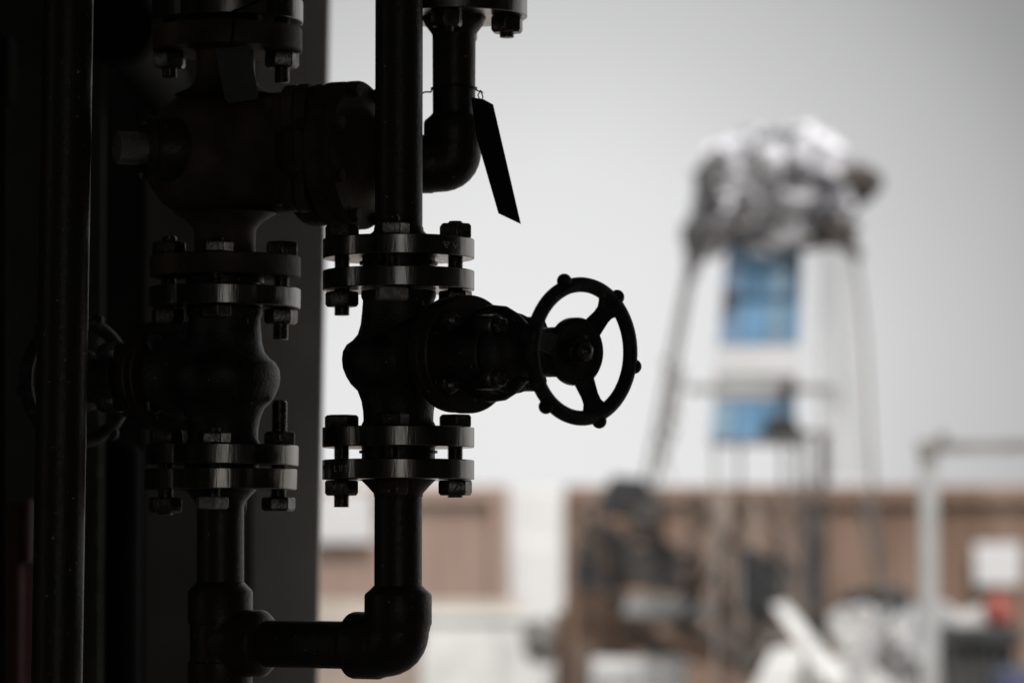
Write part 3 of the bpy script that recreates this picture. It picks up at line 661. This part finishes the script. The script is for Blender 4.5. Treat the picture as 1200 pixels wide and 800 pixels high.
# white notice boards
def board(px0, px1, py0, py1, D, label, m=M['boardwhite']):
    a = W(px0, py1, D); c = W(px1, py0, D); b = MB(); b.box(((a.x+c.x)/2, D, (a.z+c.z)/2), (c.x-a.x, .03, c.z-a.z)); return tag(b.build('notice_board', m, bevel=.01), label, 'sign', 'white boards on the brown walls')
board(330, 438, 577, 636, DC-.1, 'white rectangular board on the tan container, seen left of the lower pipe')
board(1142, 1196, 636, 686, DC-.1, 'white square board on the brown container at the right edge')
# beige ledge and white panelled box in front of the tan container
a = W(300, 704, 27); c = W(612, 704, 27)
b = MB(); b.box(((a.x+c.x)/2, 27.2, a.z-.1), (c.x-a.x, .5, .2)); lg = b.build('low_ledge', M['beige']); 
b = MB(); b.box(((a.x+c.x)/2, 27.25, (a.z-.2)/2-.002), (c.x-a.x-.06, .4, a.z-.204)); b.build('plinth', M['tan'], None).name = 'plinth'
pl_ = bpy.data.objects['plinth']; w0 = pl_.location.copy(); pl_.parent = lg; pl_.location = w0-lg.location
tag(lg, 'beige ledge running along the foot of the tan container', 'ledge')
a = W(494, 722, 24); c = W(608, 722, 24)
t = thing('panelled_box', 'white panelled utility box low in the yard, right of the black elbow', 'box', ((a.x+c.x)/2, 24, 0))
b = MB(); b.box(((a.x+c.x)/2, 24.3, a.z/2+.03), (c.x-a.x, .6, a.z-.1)); b.build('box_body', M['offwhite'], t, bevel=.01)
for i in range(5):
    x = a.x+(c.x-a.x)*(i+.5)/5; b = MB(); b.box((x, 23.985, a.z/2+.03), ((c.x-a.x)/5-.035, .026, a.z-.22)); b.build('door_panel', M['offwhite'], t, bevel=.006)
b = MB(); b.box(((a.x+c.x)/2, 24.3, a.z-.0), (c.x-a.x+.05, .68, .045)); b.build('lid', M['offwhite'], t, bevel=.008)

# ---- wrapped blue tower
DT = 20.0; pxm = DT/FPX      # metres per photo pixel there
def T_(px, py, dy=0): return W(px, py, DT+dy)
tw = thing('wrapped_tower', 'slim blue-clad tower on legs with its head wrapped in crumpled silver foil', 'tower', (T_(890, 500).x, DT, 0))
b = MB()
for (px, py, r, sq, sd) in ((908, 216, 74, (1.12, .9, .90), 1), (862, 230, 50, (1, .9, 1.0), 2), (958, 224, 54, (1.0, .9, .88), 3), (898, 268, 52, (1.15, .8, .5), 4), (850, 205, 34, (1, 1, 1), 5),
                             (988, 212, 30, (1.1, 1, .9), 6), (834, 266, 32, (.9, 1, 1.1), 7), (900, 182, 42, (1.2, 1, .75), 8), (945, 190, 40, (1.1, 1, .8), 9), (928, 258, 36, (1.3, 1, .8), 10)):
    crumple(b, T_(px, py), r*pxm, sq, .40, sd, 56, 2.0)
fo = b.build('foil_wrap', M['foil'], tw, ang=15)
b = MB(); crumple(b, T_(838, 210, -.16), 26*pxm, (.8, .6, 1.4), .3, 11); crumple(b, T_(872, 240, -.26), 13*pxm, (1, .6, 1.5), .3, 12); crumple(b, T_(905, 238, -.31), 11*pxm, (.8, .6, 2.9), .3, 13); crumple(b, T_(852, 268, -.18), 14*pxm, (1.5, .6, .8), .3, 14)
crumple(b, T_(926, 203, -.30), 17*pxm, (1.5, .5, .9), .3, 15); b.build('painted_fold_shade', M['foildark'], tw)  # dark lumps stand in for the shade between foil folds
b = MB(); b.cyl(T_(990, 218, -.1), T_(1030, 213, -.2), 22*pxm, 11*pxm, 24); crumple(b, T_(1012, 215, -.18), 21*pxm, (.8, 1, 1.0), .3, 21); b.build('nozzle', M['browntarp'], tw)
b = MB(); crumple(b, T_(975, 272, -.05), 22*pxm, (1.3, .8, .7), .4, 31); b.tube([T_(970, 270, -.15), T_(992, 282, -.15), T_(1008, 303, -.15)], [16*pxm, 12*pxm, 5*pxm], 12); crumple(b, T_(948, 288, -.1), 10*pxm, (1.5, .8, .6), .3, 32)
b.build('loose_flap', M['browntarp'], tw)
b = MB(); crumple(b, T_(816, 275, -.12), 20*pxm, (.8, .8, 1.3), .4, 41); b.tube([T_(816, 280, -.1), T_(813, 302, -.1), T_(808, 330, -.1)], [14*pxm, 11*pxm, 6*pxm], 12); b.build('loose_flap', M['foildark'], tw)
# column: slightly wider to the lower left
def quad_panel(parent, name, m, l0, r0, y0, l1, r1, y1, dy=0, th=.06, bevel=.004):
    """panel whose top runs l0..r0 at y0 and bottom l1..r1 at y1"""
    b = MB(); pts = [T_(l1, y1, dy), T_(r1, y1, dy), T_(r0, y0, dy), T_(l0, y0, dy)]
    for p in pts: p.y = DT+dy
    vs = pts+[p+Vector((0, th, 0)) for p in pts]; b.add(vs, [(0, 1, 2, 3), (7, 6, 5, 4), (0, 4, 5, 1), (1, 5, 6, 2), (2, 6, 7, 3), (3, 7, 4, 0)]); return b.build(name, m, parent, bevel=bevel)
def le(y): return 851 - (y-300)*.085
def re_(y): return 940 - (y-300)*.040
quad_panel(tw, 'core', M['greysteel'], le(285)+3, re_(285)-3, 285, le(520)+3, re_(520)-3, 520, .10, .30)
for y0, y1 in ((290, 345), (356, 404), (470, 515)):
    for f0, f1, m in ((0, .24, 'bluegrey'), (.25, .62, 'blue'), (.63, .82, 'blue' if y0 > 400 else 'palestrip'), (.83, 1, 'bluetrim' if y0 < 340 else 'blue')):
        if y0 > 460 and f0 == 0: m = 'palestrip'
        A = lambda y: le(y)+(re_(y)-le(y))*f0
        B = lambda y: le(y)+(re_(y)-le(y))*f1
        quad_panel(tw, 'cladding_panel', M[m], A(y0), B(y0), y0, A(y1), B(y1), y1)
quad_panel(tw, 'joint_band', M['bluetrim'], le(345), re_(345), 345.5, le(356), re_(356), 355.5, .01)
quad_panel(tw, 'white_band', M['boardwhite'], le(405), re_(405), 405, le(440), re_(440), 440)
quad_panel(tw, 'grey_band', M['palegrey'], le(440), re_(440), 441, le(468), re_(468), 468, .01)
b = MB(); crumple(b, T_(916, 500, -.1), 20*pxm, (1, .8, .75), .3, 51); crumple(b, T_(932, 512, -.1), 12*pxm, (1, .8, .9), .3, 52); b.build('motor', M['darkmach'], tw)
for q_ in (T_(855, 347, -.05), T_(925, 453, -.05)):
    b = MB(); b.box(q_, (16*pxm, .08, 15*pxm)); b.build('junction_box', M['browntarp'], tw, bevel=.005)
b = MB(); b.box(T_(890, 455, .25), (170*pxm, .5, 5*pxm)); b.build('platform', M['palegrey'], tw)
for (xa, ya, xb, yb, dy) in ((838, 515, 842, 1100, -.1), (935, 515, 940, 1100, -.1), (866, 515, 868, 1100, .4), (918, 515, 918, 1100, .4)):
    b = MB(); p = T_(xa, ya, dy); q = Vector((T_(xb, yb, dy).x, DT+dy, 0)); b.beam(q, p, .02); b.build('leg', M['greysteel'], tw)
b = MB(); b.box(T_(888, 518, .15), (104*pxm, .6, 4*pxm)); b.build('deck_frame', M['greysteel'], tw)
# scaffold stair, left: two raking rails with rungs
ld = thing('raking_ladder', 'thin raking grey ladder leaning on the left side of the foil-wrapped tower', 'ladder', T_(775, 560))
for (x0, x1, dy) in ((806, 764, -.3), (812, 776, .0)):
    b = MB(); p = T_(x0, 315, dy); q = W(x1-8, 566, 22.2); q2 = q
    b.tube([q2, p], .012, 10); b.build('rail', M['greysteel'], ld)
for i in range(12):
    f_ = (i+.6)/12.4; b = MB(); b.cyl(T_(806, 315, -.3).lerp(W(756, 566, 22.2), f_), T_(812, 315, 0).lerp(W(768, 566, 22.2), f_), .005, seg=8); b.build('rung', M['palegrey'], ld)
b = MB(); b.beam(T_(800, 430, -.1), T_(783, 505, -.1), .03); b.beam(T_(778, 420, -.1), T_(795, 490, -.1), .02); b.beam(T_(792, 500, -.1), T_(765, 566, -.1), .025); b.beam(T_(770, 500, -.1), T_(786, 560, -.1), .015); b.build('bracket', M['greysteel'], ld)
# frame right of the tower
fr = thing('steel_stand', 'dark upright steel stand standing just right of the blue tower legs', 'frame', (T_(965, 500).x, DT-.3, 0))
for px, wd in ((964, .05), (944, .02)):
    b = MB(); p = T_(px, 508, -.3); b.beam((p.x, p.y, 0), p, wd); b.build('upright', M['browntarp'], fr)
for q1, q2, w_ in ((T_(935, 508, -.3), T_(972, 508, -.3), .03), (T_(946, 560, -.33), T_(965, 585, -.33), .02), (T_(935, 455, -.3), T_(980, 455, -.3), .02)):
    b = MB(); b.beam(q1, q2, w_); b.build('cross_bar', M['greysteel'], fr)
b = MB(); b.beam(T_(979, 455, -.3), T_(979, 475, -.3), .05); b.beam(T_(979, 455, -.3), T_(975, 560, -.3), .012); b.build('lamp_bracket', M['palegrey'], fr)
# plastic sheeting hanging right of the tower
b = MB(); nx, ny = 22, 16; vs = []; fs = []
for j in range(ny+1):
    y = 285 + j*(560-285)/ny
    for i in range(nx+1):
        f_ = i/nx; x = 958 + 48*f_ + (j/ny)**1.3*22*f_
        vs.append(T_(x, y, .2+.07*math.sin(f_*19+j*.15)+.03*math.sin(f_*43)))
for j in range(ny):
    for i in range(nx): k = j*(nx+1)+i; fs.append((k, k+1, k+nx+2, k+nx+1))
b.add(vs, fs); tag(b.build('plastic_sheet', M['film']), 'faint translucent plastic sheet hanging from the right side of the foil head', 'sheet')
b = MB(); pts = [T_(1000, 292, -.1), T_(1008, 340, -.1), T_(1014, 400, -.1), T_(1018, 470, -.1), T_(1022, 560, -.1), T_(1030, 640, -.1), T_(1036, 700, -.1), T_(1050, 800, -.1), T_(1056, 900, -.1)]
b.tube(pts, .010, 12); tag(b.build('hanging_hose', M['rope']), 'long thin grey hose hanging down in a curve right of the tower', 'hose')
b = MB(); pts = [W(1012, 574, 27.9), W(1020, 620, 27.9), W(1034, 680, 27.9), W(1045, 760, 27.9)]; b.tube(pts, .035, 12); tag(b.build('rubber_hose', M['rope']), 'dark thick hose slung down the face of the brown container', 'hose')

# ---- lamp post / barrier frame at right
DG = 19.0
def G(px, py, dy=0): return W(px, py, DG+dy)
gp = thing('barrier_post', 'pale grey post with a long horizontal arm, at the right of the yard', 'post', (G(1090, 600).x, DG, 0))
b = MB(); p = G(1088, 524); b.box((p.x, DG, p.z/2), (.085, .085, p.z)); b.build('post', M['palegrey'], gp, bevel=.006)
b = MB(); b.beam(G(1086, 524), G(1420, 520), .05); b.build('arm', M['greysteel'], gp, bevel=.005)
b = MB(); b.box(G(1088, 524, -.02), (.10, .12, .07)); b.ball(G(1104, 512), .028, 12); b.build('bracket', M['greysteel'], gp, bevel=.006)
b = MB(); p = G(1400, 524); b.box((p.x, DG, p.z/2), (.085, .085, p.z)); b.build('post', M['palegrey'], gp, bevel=.006)

# ---- machinery cluster, left of the tower
DM = 22.0
def K(px, py, dy=0): return W(px, py, DM+dy)
pk = DM/FPX
def slab(parent, name, m, pts, dy, th=.3, bevel=.01):
    b = MB(); P = [K(x, y, dy) for x, y in pts]
    for p in P: p.y = DM+dy
    n = len(P); b.add(P+[p+Vector((0, th, 0)) for p in P], [tuple(range(n)), tuple(range(n, 2*n))[::-1]]+[(i, (i+1) % n, n+(i+1) % n, n+i) for i in range(n)]); return b.build(name, m, parent, bevel=bevel)
mc = thing('drilling_machine', 'big dark machine with tilted grey housings on a rusty brown base, left of the tower', 'machine', (K(740, 700).x, DM, 0))
slab(mc, 'hood', M['darkmach'], [(700, 592), (718, 557), (756, 560), (776, 590), (768, 612), (720, 604)], 0, .5)
slab(mc, 'hood', M['greysteel'], [(758, 578), (778, 572), (782, 614), (764, 620), (744, 604)], -.05, .4)
slab(mc, 'engine_cover', M['darkmach'], [(686, 606), (722, 614), (738, 640), (728, 690), (680, 694), (672, 676)], 0, .6)
slab(mc, 'engine_cover', M['darkmach'], [(722, 636), (778, 646), (772, 682), (726, 692)], -.08, .6)
slab(mc, 'engine_cover', M['midmach'], [(762, 640), (800, 652), (798, 694), (756, 690)], -.02, .5)
b = MB(); b.cyl(K(735, 672, -.3), K(800, 682, -.3), .07, seg=20); b.cyl(K(752, 664, -.3), K(752, 664, -.42), .09, seg=20); b.cyl(K(785, 672, -.3), K(785, 672, -.42), .07, seg=20); b.build('drive_shaft', M['greysteel'], mc)
b = MB(); b.beam(K(690, 600, -.1), K(778, 636, -.1), .05); b.beam(K(672, 690, -.1), K(680, 900, -.1), .07); b.beam(K(700, 690, -.1), K(705, 900, -.1), .05); b.beam(K(728, 690, -.1), K(728, 900, -.1), .04); b.build('frame', M['rustmach'], mc)
slab(mc, 'base', M['rustmach'], [(664, 694), (800, 704), (805, 730), (660, 716)], .05, .8)
slab(mc, 'base', M['midmach'], [(716, 724), (820, 734), (905, 782), (900, 800), (800, 772), (712, 756)], -.1, .4)
slab(mc, 'skid', M['rustmach'], [(650, 716), (740, 730), (740, 900), (650, 900)], .3, .4)
b = MB(); b.lathe([(.10, -.3), (.10, .12), (.06, .2), (.03, .22)], K(690, 800, -.4), seg=20); b.build('cylinder', M['midmach'], mc)
slab(mc, 'cover_sheet', M['palegrey'], [(736, 700), (764, 697), (836, 708), (834, 724), (780, 725), (730, 720)], -.85, .1)
rt_ = random.Random(5)
for i in range(16):
    x0, y0 = rt_.uniform(665, 790), rt_.uniform(590, 650); a_ = rt_.choice((20, 35, -25, 80, 70, 100)); ln = rt_.uniform(25, 55)
    b = MB(); b.beam(K(x0, y0, -.25-.02*i), K(x0+ln*math.cos(R(a_)), y0+ln*math.sin(R(a_)), -.25-.02*i), rt_.choice((.02, .03, .045)))
    b.build('strut', M[rt_.choice(('midmach', 'darkmach', 'midmach', 'rustmach', 'greysteel'))], mc)
for i in range(7):
    x0, y0 = rt_.uniform(680, 800), rt_.uniform(600, 690); P = [(x0, y0), (x0+rt_.uniform(10, 40), y0-rt_.uniform(5, 40)), (x0+rt_.uniform(30, 70), y0+rt_.uniform(0, 40)), (x0+rt_.uniform(40, 90), y0+rt_.uniform(10, 45))]
    pts = []
    for k in range(17):
        t = k/16; c_ = [(1-t)**3, 3*t*(1-t)**2, 3*t*t*(1-t), t**3]; pts.append(K(sum(c_[q]*P[q][0] for q in range(4)), sum(c_[q]*P[q][1] for q in range(4)), -.55-.03*i))
    b = MB(); b.tube(pts, .018, 8); b.build('hose', M['darkmach'], mc)
mt = thing('mast_frame', 'tan and brown upright posts in front of the brown container, below the blue tower', 'frame', (K(840, 640).x, DM+.5, 0))
for px0, px1, y0, y1, m, dy in ((835, 856, 578, 690, 'tan', .4), (806, 826, 576, 700, 'midmach', .5), (880, 892, 590, 700, 'tan', .5), (912, 920, 580, 720, 'rustmach', .6)):
    slab(mt, 'upright', M[m], [(px0, y0), (px1, y0), (px1-3, y1+40), (px0-3, y1+40)], dy, .08)
for (x0, y0, x1, y1, w_, m, dy) in ((806, 590, 870, 650, .04, 'midmach', .2), (870, 600, 822, 690, .03, 'darkmach', .18), (926, 575, 905, 720, .035, 'rustmach', .15), (815, 578, 832, 612, .09, 'midmach', .1),
        (860, 640, 930, 660, .03, 'darkmach', .12), (884, 575, 940, 690, .02, 'darkmach', .05), (820, 640, 905, 705, .03, 'tan', .02), (900, 590, 940, 575, .03, 'midmach', 0)):
    b = MB(); b.beam(K(x0, y0, dy), K(x1, y1, dy), w_); b.build('strut', M[m], mt)
slab(mt, 'cross_bar', M['rustmach'], [(800, 700), (925, 712), (925, 724), (800, 712)], .3, .08)
pm = thing('pump_unit', 'dark brown pump unit with round housing beneath the blue tower', 'machine', (K(890, 690).x, DM, 0))
slab(pm, 'housing', M['midmach'], [(866, 650), (915, 644), (920, 724), (890, 730), (866, 700)], 0, .5)
b = MB(); b.cyl(K(895, 685, -.02), K(895, 685, -.25), .16, seg=24); b.cyl(K(880, 660, -.02), K(880, 660, -.18), .07, seg=20); b.build('rotor_cover', M['darkmach'], pm)
b = MB(); b.beam(K(948, 590, -.1), K(952, 900, -.1), .075); b.beam(K(962, 640, -.1), K(966, 900, -.1), .06); b.build('pillar', M['darkmach'], pm)
for (x0, y0, x1, y1, w_, m, dy) in ((880, 722, 968, 800, .05, 'darkmach', -.45), (925, 690, 985, 740, .03, 'midmach', -.4), (905, 640, 965, 700, .03, 'darkmach', -.3), (850, 700, 900, 800, .05, 'midmach', -.42), (820, 700, 760, 770, .04, 'darkmach', -.9), (770, 735, 860, 790, .06, 'rustmach', -.95), (940, 700, 880, 780, .04, 'greysteel', -.9), (912, 745, 905, 900, .05, 'darkmach', -.5)):
    b = MB(); b.beam(K(x0, y0, dy), K(x1, y1, dy), w_); b.build('strut', M[m], pm)
slab(pm, 'base', M['tan'], [(812, 738), (852, 728), (905, 730), (898, 780), (850, 764)], -.35, .2)
# pale crate at bottom
a = K(694, 772, -.8); c = K(806, 772, -.8); b = MB(); b.box(((a.x+c.x)/2, DM-.6, a.z/2), (c.x-a.x, .5, a.z)); 
t = b.build('pale_crate', M['offwhite'], bevel=.02); tag(t, 'pale blue-white crate at the bottom edge, in front of the dark machine', 'crate')
b = MB(); 
for i in range(4): b.box((a.x+(c.x-a.x)*(i+.5)/4, DM-.862, a.z/2), ((c.x-a.x)/4-.04, .02, a.z-.12))
b.build('side_panel', M['palegrey'], None).name = 'side_panel'; q = bpy.data.objects['side_panel']; w0 = q.location.copy(); q.parent = t; q.location = w0-t.location
# rubble of tarpaulin, right
def tarp(label, pts, dy, m, seed, th=.1, amp=.022, name='tarpaulin'):
    """pleated sheet spanned over a 4-corner outline given in order tl,tr,br,bl"""
    b = MB(); nx, ny = 26, 16; vs = []; fs = []
    P = [K(x, y, dy) for x, y in pts]
    for j in range(ny+1):
        for i in range(nx+1):
            f_, g_ = i/nx, j/ny
            p = (P[0]*(1-f_)+P[1]*f_)*(1-g_)+(P[3]*(1-f_)+P[2]*f_)*g_
            n = noise.noise(Vector((f_*3+seed, g_*3, seed)))*2 + abs(noise.noise(Vector((f_*9, g_*5+seed, 0))))
            vs.append(p+Vector((.3*amp*n, -amp*2.2*n+.25*g_*-1, amp*n)))
    for j in range(ny):
        for i in range(nx): k = j*(nx+1)+i; fs.append((k, k+1, k+nx+2, k+nx+1))
    b.add(vs, fs); o = b.build(name, m); sm = o.modifiers.new('solid', 'SOLIDIFY'); sm.thickness = .02
    return tag(o, label, 'tarpaulin', 'pale tarpaulins heaped in the yard')
tarp('pale creased tarpaulin bulging beside the foot of the grey post', [(958, 722), (1012, 706), (1050, 730), (985, 764)], -1.3, M['tarp'], 2)
tarp('grey-white sheet spread along the bottom edge under the pump', [(930, 762), (1010, 770), (1062, 812), (890, 900)], -1.7, M['tarp'], 3)
def sheet(label, pts, D, m, name='sheet_panel', n=10):
    b = MB(); P = [W(x, y, D) for x, y in pts]; nrm = Vector((0, .012, 0)); vs = []; fs = []
    for j_ in range(2):
        for i_ in range(n+1):
            for e_ in (0, 1):
                p = (P[0]*(1-e_)+P[1]*e_)*(1-i_/n) + (P[3]*(1-e_)+P[2]*e_)*(i_/n)
                vs.append(p + nrm*j_ + Vector((0, -.5*i_/n + .03*math.sin(i_*2.2), 0)))
    m_ = 2*(n+1)
    for i_ in range(n):
        k = 2*i_; fs += [(k, k+1, k+3, k+2), (m_+k+2, m_+k+3, m_+k+1, m_+k), (k, k+2, m_+k+2, m_+k), (k+1, m_+k+1, m_+k+3, k+3)]
    fs += [(0, m_, m_+1, 1), (2*n, 2*n+1, m_+2*n+1, m_+2*n)]
    b.add(vs, fs); return tag(b.build(name, m), label, 'sheet', 'pale sheets strewn in the yard')
sheet('long white plank-like sheet lying slantwise, lower right of the tower', [(904, 708), (921, 705), (984, 790), (964, 800)], DM-2.2, M['offwhite'])
sheet('short grey-white sheet tilted left under the dark pump unit', [(905, 760), (950, 752), (905, 830), (860, 830)], DM-2.4, M['tarp'])
sheet('narrow pale sheet leaning against the foil heap near the grey post', [(1030, 712), (1046, 710), (1002, 796), (978, 800)], DM-2.3, M['palegrey'])
tarp('dirty white sheet lying low behind the black crate', [(1095, 716), (1165, 708), (1165, 742), (1095, 745)], -.3, M['tarp'], 4)
b = MB(); crumple(b, K(1075, 770, -1.0), .22, (.85, .8, 1.25), .45, 61, 48); crumple(b, K(1090, 730, -.9), .13, (1, .8, 1), .45, 62, 40); crumple(b, K(1078, 850, -1.0), .26, (1.2, .8, 1.2), .3, 63)
tag(b.build('foil_heap', M['heap'], ang=28), 'crumpled silver foil heap on the ground below the grey post', 'foil heap')
b = MB(); crumple(b, K(1032, 706, -.4), .13, (1.6, 1, .6), .4, 71); crumple(b, K(1048, 745, -.7), .09, (.7, 1, 2.2), .4, 72); b.beam((K(1032, 706, -.4).x, DM-.4, 0), K(1032, 706, -.4), .06)
tag(b.build('tyre_heap', M['darkmach']), 'dark lumpy scrap behind the pale tarpaulins', 'scrap')
kc = thing('slatted_crate', 'black slatted crate at the lower right edge of the yard', 'crate', (K(1150, 780).x, DM-1.6, 0))
a = W(1112, 744, DM-1.6); c = W(1190, 744, DM-1.6)
b = MB(); b.box(((a.x+c.x)/2, DM-1.35, a.z/2), (c.x-a.x-.04, .44, a.z-.06)); b.build('crate_body', M['greysteel'], kc)
for i in range(6):
    x = a.x+(c.x-a.x)*(i+.3)/5.6; b = MB(); b.box((x, DM-1.6, a.z/2), (.03, .05, a.z)); b.build('slat', M['darkmach'], kc)
b = MB(); b.box(((a.x+c.x)/2, DM-1.4, a.z), (c.x-a.x+.04, .55, .09)); b.build('lid', M['darkmach'], kc, bevel=.01)
b = MB(); p = W(1170, 716, DM-1.45); b.ball(p, .085, 20, (1, 1, .95)); b.lathe([(.05, 0), (.05, .03)], p-Vector((0, 0, .11)), seg=16); b.lathe([(.03, .08), (.02, .12)], p, seg=12)
tag(b.build('round_float', M['orange']), 'orange-red round float resting on the black slatted crate', 'float')
b = MB(); p = W(1192, 796, DM-2.2); b.lathe([(.12, -p.z+.002), (.14, 0.0), (.13, .03), (.04, .07)], p, seg=24); tag(b.build('plastic_drum', M['navy']), 'dark blue drum peeping in at the bottom right corner', 'drum')

# ------------------------------------------------------------------ clean helper props
for o in bpy.data.objects:
    if '_local' in o: del o['_local']

# ------------------------------------------------------------------ world, sun, camera
SUN_EL, SUN_AZ = R(48), R(165)     # sun high behind the viewer, slightly right
wd = bpy.data.worlds.new('World'); SC.world = wd; wd.use_nodes = True
nt = wd.node_tree; N = nt.nodes; L = nt.links; N.clear()
out = N.new('ShaderNodeOutputWorld')
sky = N.new('ShaderNodeTexSky'); sky.sky_type = 'NISHITA'; sky.sun_disc = False; sky.sun_elevation = SUN_EL; sky.sun_rotation = SUN_AZ; sky.dust_density = 5
hs = N.new('ShaderNodeHueSaturation'); hs.inputs['Saturation'].default_value = 0.12
L.new(sky.outputs['Color'], hs.inputs['Color'])
bg1 = N.new('ShaderNodeBackground'); bg1.inputs['Strength'].default_value = 0.012; L.new(hs.outputs['Color'], bg1.inputs['Color'])
tc = N.new('ShaderNodeTexCoord'); sx = N.new('ShaderNodeSeparateXYZ'); L.new(tc.outputs['Generated'], sx.inputs['Vector'])
cdir = (W(600, 520, 10)-EYE).normalized()
vm = N.new('ShaderNodeVectorMath'); vm.operation = 'DISTANCE'; L.new(tc.outputs['Generated'], vm.inputs[0]); vm.inputs[1].default_value = cdir
rz = N.new('ShaderNodeValToRGB'); cr = rz.color_ramp; cr.interpolation = 'B_SPLINE'
ms = N.new('ShaderNodeMapRange'); ms.inputs['From Max'].default_value = 0.5; L.new(vm.outputs['Value'], ms.inputs['Value'])
stops = [(0.0, .83), (.05, .82), (.10, .79), (.15, .74), (.19, .64), (.225, .56), (.26, .50), (.30, .41), (.34, .27), (.38, .27), (.5, .45), (.7, .60), (1.0, .62)]
cr.elements[0].position = 0; cr.elements[0].color = (stops[0][1],)*3+(1,)
cr.elements[1].position = 1.0; cr.elements[1].color = (stops[-1][1],)*3+(1,)
for p, v in stops[1:-1]:
    e = cr.elements.new(p); e.color = (v, v, v*1.005, 1)
L.new(ms.outputs['Result'], rz.inputs['Fac'])
# faint uneven cloud brightness
nz = N.new('ShaderNodeTexNoise'); nz.inputs['Scale'].default_value = 7; nz.inputs['Detail'].default_value = 3; L.new(tc.outputs['Generated'], nz.inputs['Vector'])
nm = N.new('ShaderNodeMapRange'); nm.inputs['From Min'].default_value = .3; nm.inputs['From Max'].default_value = .7; nm.inputs['To Min'].default_value = .965; nm.inputs['To Max'].default_value = 1.035; L.new(nz.outputs['Fac'], nm.inputs['Value'])
mu = N.new('ShaderNodeMix'); mu.data_type = 'RGBA'; mu.blend_type = 'MULTIPLY'; mu.inputs['Factor'].default_value = 1
L.new(rz.outputs['Color'], mu.inputs['A']); L.new(nm.outputs['Result'], mu.inputs['B'])
bg2 = N.new('ShaderNodeBackground'); bg2.inputs['Strength'].default_value = 1.0; L.new(mu.outputs['Result'], bg2.inputs['Color'])
ad = N.new('ShaderNodeAddShader'); L.new(bg1.outputs[0], ad.inputs[0]); L.new(bg2.outputs[0], ad.inputs[1]); L.new(ad.outputs[0], out.inputs['Surface'])

sd_ = bpy.data.lights.new('sun', 'SUN'); sd_.energy = 3.0; sd_.angle = R(12); sd_.color = (1, .97, .93)
so_ = bpy.data.objects.new('sun', sd_); COL.objects.link(so_)
# sky sun_rotation is measured clockwise from +Y
dv = Vector((math.sin(SUN_AZ)*math.cos(SUN_EL), math.cos(SUN_AZ)*math.cos(SUN_EL), math.sin(SUN_EL)))
so_.rotation_euler = dv.to_track_quat('Z', 'Y').to_euler(); so_.location = dv*50

cd = bpy.data.cameras.new('camera'); co = bpy.data.objects.new('camera', cd); COL.objects.link(co)
co.location = EYE; co.rotation_euler = (PI/2+PITCH, 0, 0)
cd.sensor_width = 36; cd.lens = 135; cd.clip_end = 5000; cd.clip_start = .05
cd.dof.use_dof = True; cd.dof.focus_distance = 4.44; cd.dof.aperture_fstop = 135/35.0
cd.dof.aperture_blades = 0
SC.camera = co
SC.render.engine = 'CYCLES'
SC.view_settings.view_transform = 'Standard'; SC.view_settings.look = 'None'; SC.view_settings.exposure = 0
